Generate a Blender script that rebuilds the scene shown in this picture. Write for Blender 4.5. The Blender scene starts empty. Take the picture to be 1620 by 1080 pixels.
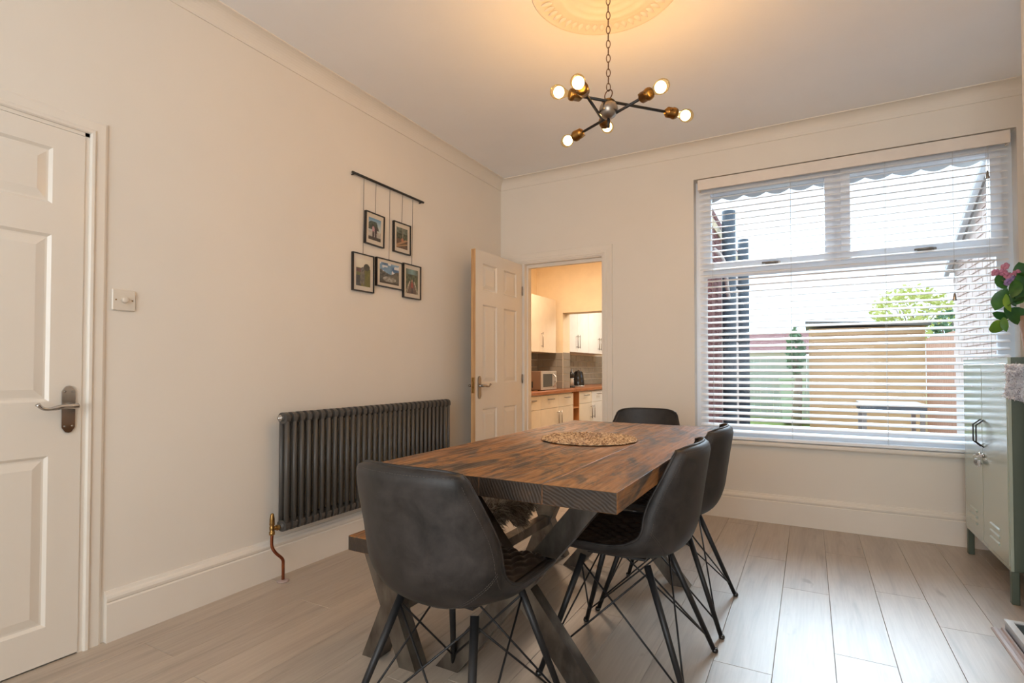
import bpy, math, random
from math import sin, cos, pi, radians
from mathutils import Vector, Matrix

random.seed(7)
SC = bpy.context.scene
COL = SC.collection

# ------------------------------------------------------------------ camera
F_PX, YAW, PITCH, CY, CAM_H = 848.045, -0.5061, 0.0197, 566.84, 1.085
cam = bpy.data.cameras.new('camera')
cam.sensor_width = 36.0
cam.lens = F_PX / 1620 * 36
cam.shift_y = (CY - 540) / 1620
cam.clip_start = 0.05
camo = bpy.data.objects.new('camera', cam)
COL.objects.link(camo)
fw = Vector((sin(YAW) * cos(PITCH), cos(YAW) * cos(PITCH), sin(PITCH)))
rt = Vector((cos(YAW), -sin(YAW), 0))
up = rt.cross(fw)
camo.matrix_world = Matrix(((rt.x, up.x, -fw.x, 0), (rt.y, up.y, -fw.y, 0), (rt.z, up.z, -fw.z, CAM_H), (0, 0, 0, 1)))
SC.camera = camo

# ------------------------------------------------------------------ light
SC.view_settings.view_transform = 'Standard'
SC.view_settings.look = 'None'
SC.view_settings.gamma = 1.0
SC.view_settings.use_curve_mapping = False
SC.view_settings.exposure = 0.0
SC.cycles.use_denoising = True
SC.cycles.max_bounces = 12
SC.cycles.diffuse_bounces = 6
SC.cycles.glossy_bounces = 4
SC.cycles.transparent_max_bounces = 16
SC.cycles.sample_clamp_indirect = 6.0
SC.cycles.caustics_reflective = False
SC.cycles.caustics_refractive = False

world = bpy.data.worlds.new('overcast_sky')
SC.world = world
world.use_nodes = True
wn = world.node_tree
wn.nodes['Background'].inputs['Color'].default_value = (0.74, 0.88, 1.0, 1)
wn.nodes['Background'].inputs['Strength'].default_value = 1.8


def area_light(name, loc, rot, sx, sy, power, color, portal=False):
    l = bpy.data.lights.new(name, 'AREA')
    l.shape = 'RECTANGLE'
    l.size, l.size_y, l.energy, l.color = sx, sy, power, color
    if portal:
        l.cycles.is_portal = True
    o = bpy.data.objects.new(name, l)
    COL.objects.link(o)
    o.location = loc
    o.rotation_euler = rot
    return o


YF_ = -2.7
# daylight entering by the dining window (sky portal), plus an added fill lamp behind the camera
area_light('window_portal', (0.17, 4.50, 1.55), (radians(-90), 0, 0), 1.85, 1.95, 1, (1, 1, 1), portal=True)
area_light('rear_fill_light', (-0.30, YF_ + 0.06, 1.50), (radians(92), 0, 0), 2.6, 2.2, 90, (0.92, 1.0, 1.05))
sun = bpy.data.lights.new('hazy_sun', 'SUN')
sun.energy, sun.angle, sun.color = 8.8, radians(46), (0.68, 0.86, 1.0)
suno = bpy.data.objects.new('hazy_sun', sun)
COL.objects.link(suno)
suno.rotation_euler = Vector((0.22, -1.0, -0.62)).to_track_quat('-Z', 'Y').to_euler()

# ------------------------------------------------------------------ helpers
BASE = {}


class MB:
    def __init__(s):
        s.v, s.f, s.sm, s.col = [], [], [], []

    def add(s, vs, fs, smooth=False):
        n = len(s.v)
        s.v += [tuple(p) for p in vs]
        s.f += [tuple(i + n for i in f) for f in fs]
        s.sm += [smooth] * len(fs)
        return s

    def box(s, x0, x1, y0, y1, z0, z1):
        return s.add([(x0, y0, z0), (x1, y0, z0), (x1, y1, z0), (x0, y1, z0), (x0, y0, z1), (x1, y0, z1), (x1, y1, z1), (x0, y1, z1)],
                     [(3, 2, 1, 0), (4, 5, 6, 7), (0, 1, 5, 4), (1, 2, 6, 5), (2, 3, 7, 6), (3, 0, 4, 7)])

    def rbox(s, x0, x1, y0, y1, z0, z1, r=0.003):
        """box with chamfered edges"""
        n = len(s.v)
        c = [(x0, x1), (y0, y1), (z0, z1)]
        r = min(r, (x1 - x0) / 2.2, (y1 - y0) / 2.2, (z1 - z0) / 2.2)
        idx = {}
        vs = []
        for i in (0, 1):
            for j in (0, 1):
                for k in (0, 1):
                    for a in range(3):
                        p = [c[0][i], c[1][j], c[2][k]]
                        for b in range(3):
                            if b != a:
                                p[b] += r if (i, j, k)[b] == 0 else -r
                        idx[(i, j, k, a)] = len(vs)
                        vs.append(tuple(p))
        fs = []

        def quad(keys):
            ids = [idx[k] for k in keys]
            fs.append(tuple(ids))
        for a in range(3):
            b, d = [q for q in range(3) if q != a]
            for e in (0, 1):
                ks = []
                for (u, w) in ((0, 0), (1, 0), (1, 1), (0, 1)):
                    t = [0, 0, 0]
                    t[a], t[b], t[d] = e, u, w
                    ks.append((*t, a))
                quad(ks)
        for a in range(3):  # edges along axis a
            b, d = [q for q in range(3) if q != a]
            for u in (0, 1):
                for w in (0, 1):
                    t0, t1 = [0, 0, 0], [0, 0, 0]
                    t0[b] = t1[b] = u
                    t0[d] = t1[d] = w
                    t0[a], t1[a] = 0, 1
                    quad([(*t0, b), (*t1, b), (*t1, d), (*t0, d)])
        for i in (0, 1):
            for j in (0, 1):
                for k in (0, 1):
                    quad([(i, j, k, 0), (i, j, k, 1), (i, j, k, 2)])
        cen = Vector(((x0 + x1) / 2, (y0 + y1) / 2, (z0 + z1) / 2))
        out = []
        for f in fs:
            p = [Vector(vs[i]) for i in f]
            nn = (p[1] - p[0]).cross(p[2] - p[0])
            if nn.dot(sum(p, Vector()) / len(p) - cen) < 0:
                f = f[::-1]
            out.append(f)
        return s.add(vs, out)

    def bar(s, a, b, w, h, upv=(0, 0, 1), ext=0):
        """box-section bar from a to b, w sideways, h along upv"""
        a, b = Vector(a), Vector(b)
        d = (b - a).normalized()
        a, b = a - d * ext, b + d * ext
        sd = d.cross(Vector(upv)).normalized()
        u = sd.cross(d).normalized()
        vs = []
        for p in (a, b):
            for (i, j) in ((-1, -1), (1, -1), (1, 1), (-1, 1)):
                vs.append(p + sd * i * w / 2 + u * j * h / 2)
        return s.add(vs, [(0, 1, 2, 3), (7, 6, 5, 4), (0, 4, 5, 1), (1, 5, 6, 2), (2, 6, 7, 3), (3, 7, 4, 0)])

    def tube(s, pts, r, n=8, closed=False, caps=True, smooth=True):
        pts = [Vector(p) for p in pts]
        m = len(pts)
        rs = r if isinstance(r, (list, tuple)) else [r] * m
        vs = []
        prev = None
        for i, p in enumerate(pts):
            if closed:
                d = (pts[(i + 1) % m] - pts[i - 1]).normalized()
            else:
                d = (pts[min(i + 1, m - 1)] - pts[max(i - 1, 0)]).normalized()
            if prev is None:
                a = Vector((0, 0, 1)) if abs(d.z) < 0.9 else Vector((1, 0, 0))
                u = d.cross(a).normalized()
            else:
                u = (prev - d * prev.dot(d)).normalized()
            prev = u
            w = d.cross(u)
            for k in range(n):
                a = 2 * pi * k / n
                vs.append(p + (u * cos(a) + w * sin(a)) * rs[i])
        fs = []
        for i in range(m if closed else m - 1):
            for k in range(n):
                i2, k2 = (i + 1) % m, (k + 1) % n
                fs.append((i * n + k, i * n + k2, i2 * n + k2, i2 * n + k))
        if caps and not closed:
            fs.append(tuple(range(n))[::-1])
            fs.append(tuple((m - 1) * n + k for k in range(n)))
        return s.add(vs, fs, smooth)

    def lathe(s, prof, n=24, o=(0, 0, 0), axis=(0, 0, 1), smooth=True):
        """prof = [(radius, height)]"""
        ax = Vector(axis).normalized()
        q = ax.to_track_quat('Z', 'Y')
        o = Vector(o)
        vs = []
        for (r, h) in prof:
            for k in range(n):
                a = 2 * pi * k / n
                vs.append(o + q @ Vector((r * cos(a), r * sin(a), h)))
        fs = []
        for i in range(len(prof) - 1):
            for k in range(n):
                k2 = (k + 1) % n
                fs.append((i * n + k, i * n + k2, (i + 1) * n + k2, (i + 1) * n + k))
        if prof[0][0] > 1e-5:
            fs.append(tuple(range(n))[::-1])
        if prof[-1][0] > 1e-5:
            fs.append(tuple((len(prof) - 1) * n + k for k in range(n)))
        return s.add(vs, fs, smooth)

    def ball(s, c, r, n=12, m=8, sc=(1, 1, 1)):
        c = Vector(c)
        prof = []
        vs, fs = [], []
        for i in range(m + 1):
            t = pi * i / m
            for k in range(n):
                a = 2 * pi * k / n
                vs.append(c + Vector((r * sin(t) * cos(a) * sc[0], r * sin(t) * sin(a) * sc[1], -r * cos(t) * sc[2])))
        for i in range(m):
            for k in range(n):
                k2 = (k + 1) % n
                fs.append((i * n + k, i * n + k2, (i + 1) * n + k2, (i + 1) * n + k))
        return s.add(vs, fs, True)

    def prism(s, poly, axis, a0, a1, smooth=False):
        """poly = 2D points in the other two axes (cyclic order), extruded along axis (0,1,2)"""
        def P(u, w, a):
            return {0: (a, u, w), 1: (u, a, w), 2: (u, w, a)}[axis]
        n = len(poly)
        vs = [P(u, w, a0) for u, w in poly] + [P(u, w, a1) for u, w in poly]
        fs = [tuple(range(n)), tuple(range(2 * n - 1, n - 1, -1))]
        s.add(vs, fs)
        s.add(vs, [(i, i + n, (i + 1) % n + n, (i + 1) % n) for i in range(n)], smooth)
        return s

    def grid(s, fn, nu, nv, smooth=True, closed_u=False):
        vs = [fn(i / nu, j / nv) for i in range(nu + (0 if closed_u else 1)) for j in range(nv + 1)]
        w = nv + 1
        fs = []
        for i in range(nu):
            i2 = (i + 1) % nu if closed_u else i + 1
            for j in range(nv):
                fs.append((i * w + j, i2 * w + j, i2 * w + j + 1, i * w + j + 1))
        return s.add(vs, fs, smooth)

    def build(s, name, mat, parent=None, world=True, fix=True, colors=None):
        me = bpy.data.meshes.new(name)
        off = Vector((0, 0, 0))
        if parent is not None and world:
            off = BASE.get(parent.name, off)
        me.from_pydata([tuple(Vector(p) - off) for p in s.v], [], s.f)
        me.polygons.foreach_set('use_smooth', s.sm)
        if mat:
            me.materials.append(mat)
        if colors:
            at = me.color_attributes.new('Col', 'FLOAT_COLOR', 'POINT')
            for i, c in enumerate(colors):
                at.data[i].color = (*c, 1)
        if fix:
            import bmesh
            b = bmesh.new()
            b.from_mesh(me)
            bmesh.ops.recalc_face_normals(b, faces=b.faces)
            b.to_mesh(me)
            b.free()
        me.update()
        return link(name, me, parent, off if world else None)


def link(name, me, parent=None, off=None):
    o = bpy.data.objects.new(name, me)
    COL.objects.link(o)
    if parent is not None:
        o.parent = parent
        BASE[o.name] = BASE.get(parent.name, Vector((0, 0, 0)))
    return o


def tag(o, label, cat, group=None, kind=None):
    o['label'] = label
    o['category'] = cat
    if group:
        o['group'] = group
    if kind:
        o['kind'] = kind
    return o


def thing(name, loc, label, cat, group=None, rz=0):
    o = bpy.data.objects.new(name, None)
    o.empty_display_size = 0.05
    COL.objects.link(o)
    o.location = loc
    o.rotation_euler = (0, 0, rz)
    BASE[o.name] = Vector(loc)
    return tag(o, label, cat, group)


def struct(o, label=None):
    o['kind'] = 'structure'
    if label:
        o['label'] = label
    return o


def copy_tree(o, parent=None):
    c = o.copy()
    COL.objects.link(c)
    c.parent = parent
    for ch in list(o.children):
        copy_tree(ch, c)
    return c


def crom(pts, n):
    """Catmull-Rom resample of tuples"""
    out = []
    m = len(pts)
    for i in range(n + 1):
        t = i / n * (m - 1)
        k = min(int(t), m - 2)
        f = t - k
        p0, p1, p2, p3 = pts[max(k - 1, 0)], pts[k], pts[k + 1], pts[min(k + 2, m - 1)]
        out.append(tuple(0.5 * (2 * b + (c - a) * f + (2 * a - 5 * b + 4 * c - d) * f * f + (3 * b - a - 3 * c + d) * f ** 3)
                         for a, b, c, d in zip(p0, p1, p2, p3)))
    return out


# ------------------------------------------------------------------ materials
def srgb(r, g, b):
    def f(c):
        c /= 255
        return c / 12.92 if c <= 0.04045 else ((c + 0.055) / 1.055) ** 2.4
    return (f(r), f(g), f(b), 1)


def newmat(name):
    m = bpy.data.materials.new(name)
    m.use_nodes = True
    nt = m.node_tree
    return m, nt, nt.nodes['Principled BSDF']


def coords(nt, scale=(1, 1, 1), rand=False, kind='Object'):
    tc = nt.nodes.new('ShaderNodeTexCoord')
    mp = nt.nodes.new('ShaderNodeMapping')
    mp.inputs['Scale'].default_value = scale
    nt.links.new(tc.outputs[kind], mp.inputs['Vector'])
    if rand:
        oi = nt.nodes.new('ShaderNodeObjectInfo')
        mu = nt.nodes.new('ShaderNodeVectorMath')
        mu.operation = 'SCALE'
        mu.inputs[0].default_value = (17.3, 9.1, 5.7)
        nt.links.new(oi.outputs['Random'], mu.inputs['Scale'])
        nt.links.new(mu.outputs[0], mp.inputs['Location'])
    return mp.outputs[0]


def noise(nt, vec, scale, detail=4, rough=0.55, dist=0):
    n = nt.nodes.new('ShaderNodeTexNoise')
    n.inputs['Scale'].default_value = scale
    n.inputs['Detail'].default_value = detail
    n.inputs['Roughness'].default_value = rough
    n.inputs['Distortion'].default_value = dist
    nt.links.new(vec, n.inputs['Vector'])
    return n.outputs['Fac']


def ramp(nt, fac, stops):
    r = nt.nodes.new('ShaderNodeValToRGB')
    els = r.color_ramp.elements
    while len(els) < len(stops):
        els.new(0.5)
    for e, (p, c) in zip(els, stops):
        e.position, e.color = p, c
    nt.links.new(fac, r.inputs[0])
    return r.outputs[0]


def bump(nt, bs, h, strength, dist=0.01, normal=None):
    b = nt.nodes.new('ShaderNodeBump')
    b.inputs['Strength'].default_value = strength
    b.inputs['Distance'].default_value = dist
    nt.links.new(h, b.inputs['Height'])
    if normal:
        nt.links.new(normal, b.inputs['Normal'])
    nt.links.new(b.outputs[0], bs.inputs['Normal'])
    return b.outputs[0]


def plain(name, c, rough=0.5, metal=0.0, spec=0.5, c2=None, nscale=6, stretch=(1, 1, 1), bmp=0, bscale=80, coat=0, lo=0.35, hi=0.65):
    m, nt, b = newmat(name)
    b.inputs['Roughness'].default_value = rough
    b.inputs['Metallic'].default_value = metal
    b.inputs['Specular IOR Level'].default_value = spec
    b.inputs['Coat Weight'].default_value = coat
    b.inputs['Coat Roughness'].default_value = 0.03 if coat < 0.7 else 0.16
    if c2 is None:
        b.inputs['Base Color'].default_value = c
        c2 = tuple(min(1, q * 0.93) for q in c[:3]) + (1,)
    v = coords(nt, stretch)
    nt.links.new(ramp(nt, noise(nt, v, nscale), [(lo, c), (hi, c2)]), b.inputs['Base Color'])
    if bmp:
        bump(nt, b, noise(nt, v, bscale, 3), bmp, 0.002)
    return m


def emit(name, c, s):
    m, nt, b = newmat(name)
    b.inputs['Base Color'].default_value = c
    b.inputs['Emission Color'].default_value = c
    b.inputs['Emission Strength'].default_value = s
    return m


def clear_glass(name, tint=(1, 1, 1, 1), gl=0.08):
    m, nt, b = newmat(name)
    nt.nodes.remove(b)
    tr = nt.nodes.new('ShaderNodeBsdfTransparent')
    tr.inputs[0].default_value = tint
    g = nt.nodes.new('ShaderNodeBsdfGlossy')
    g.inputs['Roughness'].default_value = 0.02
    lw = nt.nodes.new('ShaderNodeLayerWeight')
    lw.inputs['Blend'].default_value = 0.12
    mu = nt.nodes.new('ShaderNodeMath')
    mu.operation = 'MULTIPLY_ADD'
    mu.inputs[1].default_value = 0.35
    mu.inputs[2].default_value = gl * 0.4
    nt.links.new(lw.outputs['Fresnel'], mu.inputs[0])
    mx = nt.nodes.new('ShaderNodeMixShader')
    nt.links.new(mu.outputs[0], mx.inputs[0])
    nt.links.new(tr.outputs[0], mx.inputs[1])
    nt.links.new(g.outputs[0], mx.inputs[2])
    nt.links.new(mx.outputs[0], nt.nodes['Material Output'].inputs[0])
    return m


def wood_rustic(name):
    """distressed reclaimed timber, grain along Y"""
    m, nt, b = newmat(name)
    v = coords(nt, (1, 0.30, 1), rand=True)
    n1 = noise(nt, v, 5, 9, 0.68, 2.2)
    v2 = coords(nt, (1, 0.05, 1), rand=True)
    n2 = noise(nt, v2, 70, 5, 0.6, 0.3)
    base = ramp(nt, n1, [(0.32, srgb(40, 33, 30)), (0.40, srgb(82, 64, 48)), (0.49, srgb(160, 108, 56)), (0.56, srgb(142, 96, 54)), (0.64, srgb(84, 68, 56)), (0.78, srgb(60, 52, 48))])
    grain = ramp(nt, n2, [(0.36, (0.62, 0.60, 0.60, 1)), (0.56, (1, 1, 1, 1))])
    mx = nt.nodes.new('ShaderNodeMix')
    mx.data_type = 'RGBA'
    mx.blend_type = 'MULTIPLY'
    mx.inputs[0].default_value = 0.8
    nt.links.new(base, mx.inputs[6])
    nt.links.new(grain, mx.inputs[7])
    # dark burnt patches and knots
    v3 = coords(nt, (1.6, 0.5, 1.6), rand=True)
    n3 = noise(nt, v3, 5.0, 6, 0.7, 1.5)
    mk = ramp(nt, n3, [(0.50, (0, 0, 0, 1)), (0.60, (1, 1, 1, 1))])
    mx2 = nt.nodes.new('ShaderNodeMix')
    mx2.data_type = 'RGBA'
    mu = nt.nodes.new('ShaderNodeMath')
    mu.operation = 'MULTIPLY'
    mu.inputs[1].default_value = 0.75
    nt.links.new(mk, mu.inputs[0])
    nt.links.new(mu.outputs[0], mx2.inputs[0])
    nt.links.new(mx.outputs[2], mx2.inputs[6])
    mx2.inputs[7].default_value = srgb(50, 41, 38)
    nt.links.new(mx2.outputs[2], b.inputs['Base Color'])
    nt.links.new(ramp(nt, n2, [(0.35, (0.62, 0.62, 0.62, 1)), (0.65, (0.36, 0.36, 0.36, 1))]), b.inputs['Roughness'])
    bump(nt, b, n2, 0.35, 0.004)
    return m


def end_grain(name):
    m, nt, b = newmat(name)
    v = coords(nt, (1, 1, 1), rand=True)
    w = nt.nodes.new('ShaderNodeTexWave')
    w.wave_type = 'RINGS'
    w.rings_direction = 'Y'
    w.inputs['Scale'].default_value = 34
    w.inputs['Distortion'].default_value = 3.5
    w.inputs['Detail'].default_value = 3
    nt.links.new(v, w.inputs['Vector'])
    n = noise(nt, v, 9, 5, 0.6, 1)
    base = ramp(nt, n, [(0.35, srgb(40, 30, 22)), (0.60, srgb(60, 44, 30)), (0.70, srgb(80, 54, 34)), (0.78, srgb(140, 84, 46))])
    g = ramp(nt, w.outputs['Fac'], [(0.2, (0.84, 0.82, 0.80, 1)), (0.8, (1, 1, 1, 1))])
    mx = nt.nodes.new('ShaderNodeMix')
    mx.data_type = 'RGBA'
    mx.blend_type = 'MULTIPLY'
    mx.inputs[0].default_value = 0.8
    nt.links.new(base, mx.inputs[6])
    nt.links.new(g, mx.inputs[7])
    nt.links.new(mx.outputs[2], b.inputs['Base Color'])
    b.inputs['Roughness'].default_value = 0.6
    bump(nt, b, w.outputs['Fac'], 0.25, 0.003)
    return m


def laminate(name):
    m, nt, b = newmat(name)
    v = coords(nt, (1, 0.09, 1), rand=True)
    n1 = noise(nt, v, 14, 6, 0.6, 1.2)
    v2 = coords(nt, (1, 0.035, 1), rand=True)
    n2 = noise(nt, v2, 95, 4, 0.6, 0)
    base = ramp(nt, n1, [(0.30, srgb(162, 149, 135)), (0.45, srgb(177, 163, 149)), (0.6, srgb(184, 171, 156)), (0.75, srgb(170, 155, 141))])
    g = ramp(nt, n2, [(0.35, (0.86, 0.85, 0.83, 1)), (0.6, (1, 1, 1, 1))])
    mx = nt.nodes.new('ShaderNodeMix')
    mx.data_type = 'RGBA'
    mx.blend_type = 'MULTIPLY'
    mx.inputs[0].default_value = 0.7
    nt.links.new(base, mx.inputs[6])
    nt.links.new(g, mx.inputs[7])
    # sparse knots
    v3 = coords(nt, (1, 0.4, 1), rand=True)
    n3 = noise(nt, v3, 7, 3, 0.5, 0.5)
    mk = ramp(nt, n3, [(0.70, (1, 1, 1, 1)), (0.76, (0.68, 0.64, 0.60, 1))])
    mx3 = nt.nodes.new('ShaderNodeMix')
    mx3.data_type = 'RGBA'
    mx3.blend_type = 'MULTIPLY'
    mx3.inputs[0].default_value = 1
    nt.links.new(mx.outputs[2], mx3.inputs[6])
    nt.links.new(mk, mx3.inputs[7])
    oi = nt.nodes.new('ShaderNodeObjectInfo')
    hs = nt.nodes.new('ShaderNodeHueSaturation')
    mr = nt.nodes.new('ShaderNodeMapRange')
    mr.inputs[3].default_value, mr.inputs[4].default_value = 0.94, 1.05
    nt.links.new(oi.outputs['Random'], mr.inputs[0])
    nt.links.new(mr.outputs[0], hs.inputs['Value'])
    nt.links.new(mx3.outputs[2], hs.inputs['Color'])
    nt.links.new(hs.outputs[0], b.inputs['Base Color'])
    b.inputs['Roughness'].default_value = 0.36
    b.inputs['Specular IOR Level'].default_value = 0.8
    bump(nt, b, n2, 0.08, 0.002)
    return m


def leather(name, c1, c2, rough=0.45):
    m, nt, b = newmat(name)
    v = coords(nt)
    n = noise(nt, v, 11, 6, 0.65, 0.4)
    nt.links.new(ramp(nt, n, [(0.34, c1), (0.70, c2)]), b.inputs['Base Color'])
    b.inputs['Specular IOR Level'].default_value = 0.48
    nt.links.new(ramp(nt, n, [(0.3, (rough - .06,) * 3 + (1,)), (0.7, (rough + .1,) * 3 + (1,))]), b.inputs['Roughness'])
    vo = nt.nodes.new('ShaderNodeTexVoronoi')
    vo.inputs['Scale'].default_value = 420
    nt.links.new(v, vo.inputs['Vector'])
    bump(nt, b, vo.outputs['Distance'], 0.12, 0.001)
    return m


def brick_soft(name, c1, c2):
    m, nt, b = newmat(name)
    v = coords(nt)
    n = noise(nt, v, 3, 4)
    nt.links.new(ramp(nt, n, [(0.4, c1), (0.6, c2)]), b.inputs['Base Color'])
    b.inputs['Roughness'].default_value = 0.9
    return m


def vcol(name, rough=0.25):
    m, nt, b = newmat(name)
    a = nt.nodes.new('ShaderNodeVertexColor')
    a.layer_name = 'Col'
    nt.links.new(a.outputs['Color'], b.inputs['Base Color'])
    b.inputs['Roughness'].default_value = rough
    return m


def fur_mat(name):
    m, nt, b = newmat(name)
    a = nt.nodes.new('ShaderNodeVertexColor')
    a.layer_name = 'Col'
    nt.links.new(a.outputs['Color'], b.inputs['Base Color'])
    b.inputs['Roughness'].default_value = 0.85
    return m


M = {}
M['wall'] = plain('wall_paint', srgb(230, 223, 213), 0.75, c2=srgb(227, 220, 210), nscale=1.5, bmp=0.06, bscale=160)
M['ceiling'] = plain('ceiling_paint', srgb(240, 241, 244), 0.85, c2=srgb(237, 238, 241), nscale=2, bmp=0.15, bscale=120)
M['white_gloss'] = plain('white_gloss_paint', srgb(229, 222, 212), 0.22, c2=srgb(226, 218, 207), nscale=3, bmp=0.22, bscale=22, stretch=(1, 1, 0.25))
M['trim'] = plain('trim_paint', srgb(231, 224, 214), 0.4, c2=srgb(228, 220, 209), nscale=3)
M['upvc'] = plain('upvc', srgb(240, 244, 250), 0.3, c2=srgb(238, 242, 248))
M['slat'] = plain('blind_slat_white', srgb(244, 246, 250), 0.35, c2=srgb(242, 244, 248))
M['valance'] = plain('blind_valance_cream', srgb(234, 224, 214), 0.4)
M['cord'] = plain('blind_cord', srgb(214, 214, 212), 0.8)
M['laminate'] = laminate('oak_laminate')
M['gap'] = plain('floor_underlay', srgb(104, 94, 86), 0.9)
M['table_top'] = wood_rustic('rustic_timber')
M['table_end'] = end_grain('rustic_end_grain_shaded')  # end grain, its base darkened to paint in shade on the end faces
M['steel_raw'] = plain('raw_steel', srgb(134, 126, 116), 0.34, 0.8, c2=srgb(82, 74, 68), nscale=9, stretch=(1, 1, 0.5))
M['black_metal'] = plain('black_powder_coat', srgb(36, 36, 38), 0.42, 0.3)
M['leather'] = leather('grey_faux_leather', srgb(14, 12, 11), srgb(58, 52, 50), 0.5)
M['leather_dark'] = leather('brown_quilted_leather', srgb(52, 43, 38), srgb(70, 58, 50), 0.38)
M['thread'] = plain('stitch_thread', srgb(86, 80, 76), 0.8)
M['anthracite'] = plain('anthracite_enamel', srgb(80, 76, 72), 0.42, 0.0, spec=0.5, bmp=0.05, bscale=200)
M['brass'] = plain('antique_brass', srgb(176, 140, 84), 0.3, 1.0, c2=srgb(140, 104, 58), nscale=30)
M['copper'] = plain('copper_pipe', srgb(158, 92, 60), 0.35, 0.9, c2=srgb(124, 70, 48), nscale=20)
M['chrome'] = plain('chrome', srgb(200, 198, 196), 0.1, 1.0)
M['sat_steel'] = plain('satin_steel', srgb(160, 152, 144), 0.3, 1.0)
M['rawpine'] = plain('raw_pine_edge', srgb(206, 166, 118), 0.6, c2=srgb(178, 132, 88), nscale=8, stretch=(6, 6, 0.4))
M['black_frame'] = plain('black_frame', srgb(34, 30, 28), 0.4)
M['mount'] = plain('cream_mount', srgb(226, 216, 200), 0.8)
M['photo'] = vcol('photo_print', 0.3)
M['glass'] = clear_glass('window_glass', gl=0.015)
M['pic_glass'] = clear_glass('picture_glass', gl=0.04)
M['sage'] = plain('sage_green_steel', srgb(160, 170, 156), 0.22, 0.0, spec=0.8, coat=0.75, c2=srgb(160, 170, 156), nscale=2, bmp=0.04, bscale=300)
M['sage_shaded'] = plain('sage_steel_shaded', srgb(84, 94, 82), 0.4, bmp=0.05, bscale=300)  # same sage steel with shade put into the colour: sides, legs, door gaps
M['fur'] = fur_mat('fur')
M['leaf'] = plain('leaf_green', srgb(86, 138, 50), 0.4, c2=srgb(44, 92, 40), nscale=9)
M['leaf_dark'] = plain('leaf_dark_green', srgb(40, 88, 46), 0.4, c2=srgb(62, 112, 46), nscale=9)
M['leaf_lime'] = plain('leaf_lime', srgb(140, 172, 62), 0.4, c2=srgb(100, 150, 50), nscale=9)
M['stem'] = plain('stem', srgb(96, 110, 60), 0.6)
M['pinkflower'] = plain('pink_petal', srgb(206, 138, 160), 0.6, c2=srgb(180, 110, 140), nscale=30)
M['purpleflower'] = plain('purple_petal', srgb(168, 138, 190), 0.6, c2=srgb(140, 110, 170), nscale=30)
M['pot'] = plain('pale_terracotta', srgb(206, 170, 146), 0.6, c2=srgb(190, 152, 132), nscale=12)
M['jute'] = plain('woven_seagrass', srgb(214, 184, 146), 0.7, c2=srgb(128, 92, 62), nscale=75, lo=0.42, hi=0.60)
M['chain'] = plain('bronze_chain', srgb(96, 70, 54), 0.35, 0.9)
M['bronze'] = plain('aged_brass_cup', srgb(150, 112, 60), 0.32, 1.0, c2=srgb(112, 80, 44), nscale=25)
M['plaster'] = plain('plaster_rose', srgb(236, 230, 218), 0.7)
M['bulb'] = clear_glass('bulb_glass', (1, 0.90, 0.66, 1), 0.04)
M['glow'] = emit('filament_glow', (1.0, 0.82, 0.50, 1), 12)
M['switch'] = plain('switch_white', srgb(224, 214, 200), 0.3)
M['worktop'] = plain('worktop_oak', srgb(178, 118, 80), 0.3, c2=srgb(146, 92, 60), nscale=12, stretch=(5, 0.6, 5))
M['cab'] = plain('cream_cabinet', srgb(240, 228, 206), 0.35)
M['cab_white'] = plain('white_cabinet', srgb(236, 232, 224), 0.35)
M['kwall'] = plain('kitchen_paint', srgb(238, 220, 186), 0.75)
M['tile'] = plain('grey_metro_tile', srgb(150, 144, 134), 0.12, c2=srgb(140, 134, 124), nscale=3, coat=0.4)
M['grout'] = plain('grout', srgb(232, 226, 214), 0.9)
M['kfloor'] = plain('kitchen_floor', srgb(130, 112, 96), 0.5)
M['silver'] = plain('silver_plastic', srgb(200, 198, 194), 0.3, 0.4)
M['mw_side'] = plain('microwave_side', srgb(128, 104, 86), 0.4, 0.2)
M['darkglass'] = plain('dark_glass', srgb(86, 92, 94), 0.1)
M['black_gloss'] = plain('black_gloss', srgb(26, 27, 30), 0.2, coat=0.4)
M['filler'] = plain('cabinet_wood_inside', srgb(196, 138, 82), 0.6)
M['hearth_top'] = plain('dark_slate_mirror', srgb(58, 64, 70), 0.06, spec=0.9, coat=0.6)
M['hearth_side'] = plain('brushed_steel', srgb(150, 148, 146), 0.3, 0.85)
M['white_metal'] = plain('white_steel_rim', srgb(228, 228, 228), 0.25, 0.3)
M['pinkstrip'] = plain('oak_threshold', srgb(170, 150, 142), 0.4)
# outdoors
M['brick_red'] = brick_soft('red_brick', srgb(142, 96, 94), srgb(128, 80, 78))
M['brick_pale'] = brick_soft('pale_brick', srgb(236, 222, 214), srgb(232, 212, 202))
M['mortar'] = plain('mortar', srgb(238, 230, 224), 0.95)
M['pipe'] = plain('slate_grey_pipe', srgb(88, 100, 112), 0.6)
M['render_white'] = plain('white_render', srgb(224, 214, 210), 0.8)
M['shedwood'] = plain('shed_board', srgb(224, 186, 146), 0.8, c2=srgb(214, 170, 126), nscale=6, stretch=(0.5, 4, 5))
M['fencewood'] = plain('fence_board', srgb(206, 156, 128), 0.8, c2=srgb(196, 140, 110), nscale=6, stretch=(4, 4, 0.5))
M['felt'] = plain('roof_felt', srgb(128, 124, 122), 0.9)
M['lawn'] = plain('lawn_grass', srgb(126, 140, 70), 0.95, c2=srgb(116, 132, 62), nscale=8)
M['patio'] = plain('patio_slab', srgb(128, 126, 124), 0.9)
M['greyfence'] = plain('grey_board', srgb(168, 178, 172), 0.9)
M['bin'] = plain('green_bin', srgb(182, 208, 194), 0.6)
M['gtable'] = plain('garden_table_grey', srgb(176, 168, 162), 0.7)
M['gtable_dark'] = plain('garden_table_slate', srgb(112, 122, 132), 0.5)
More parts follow.
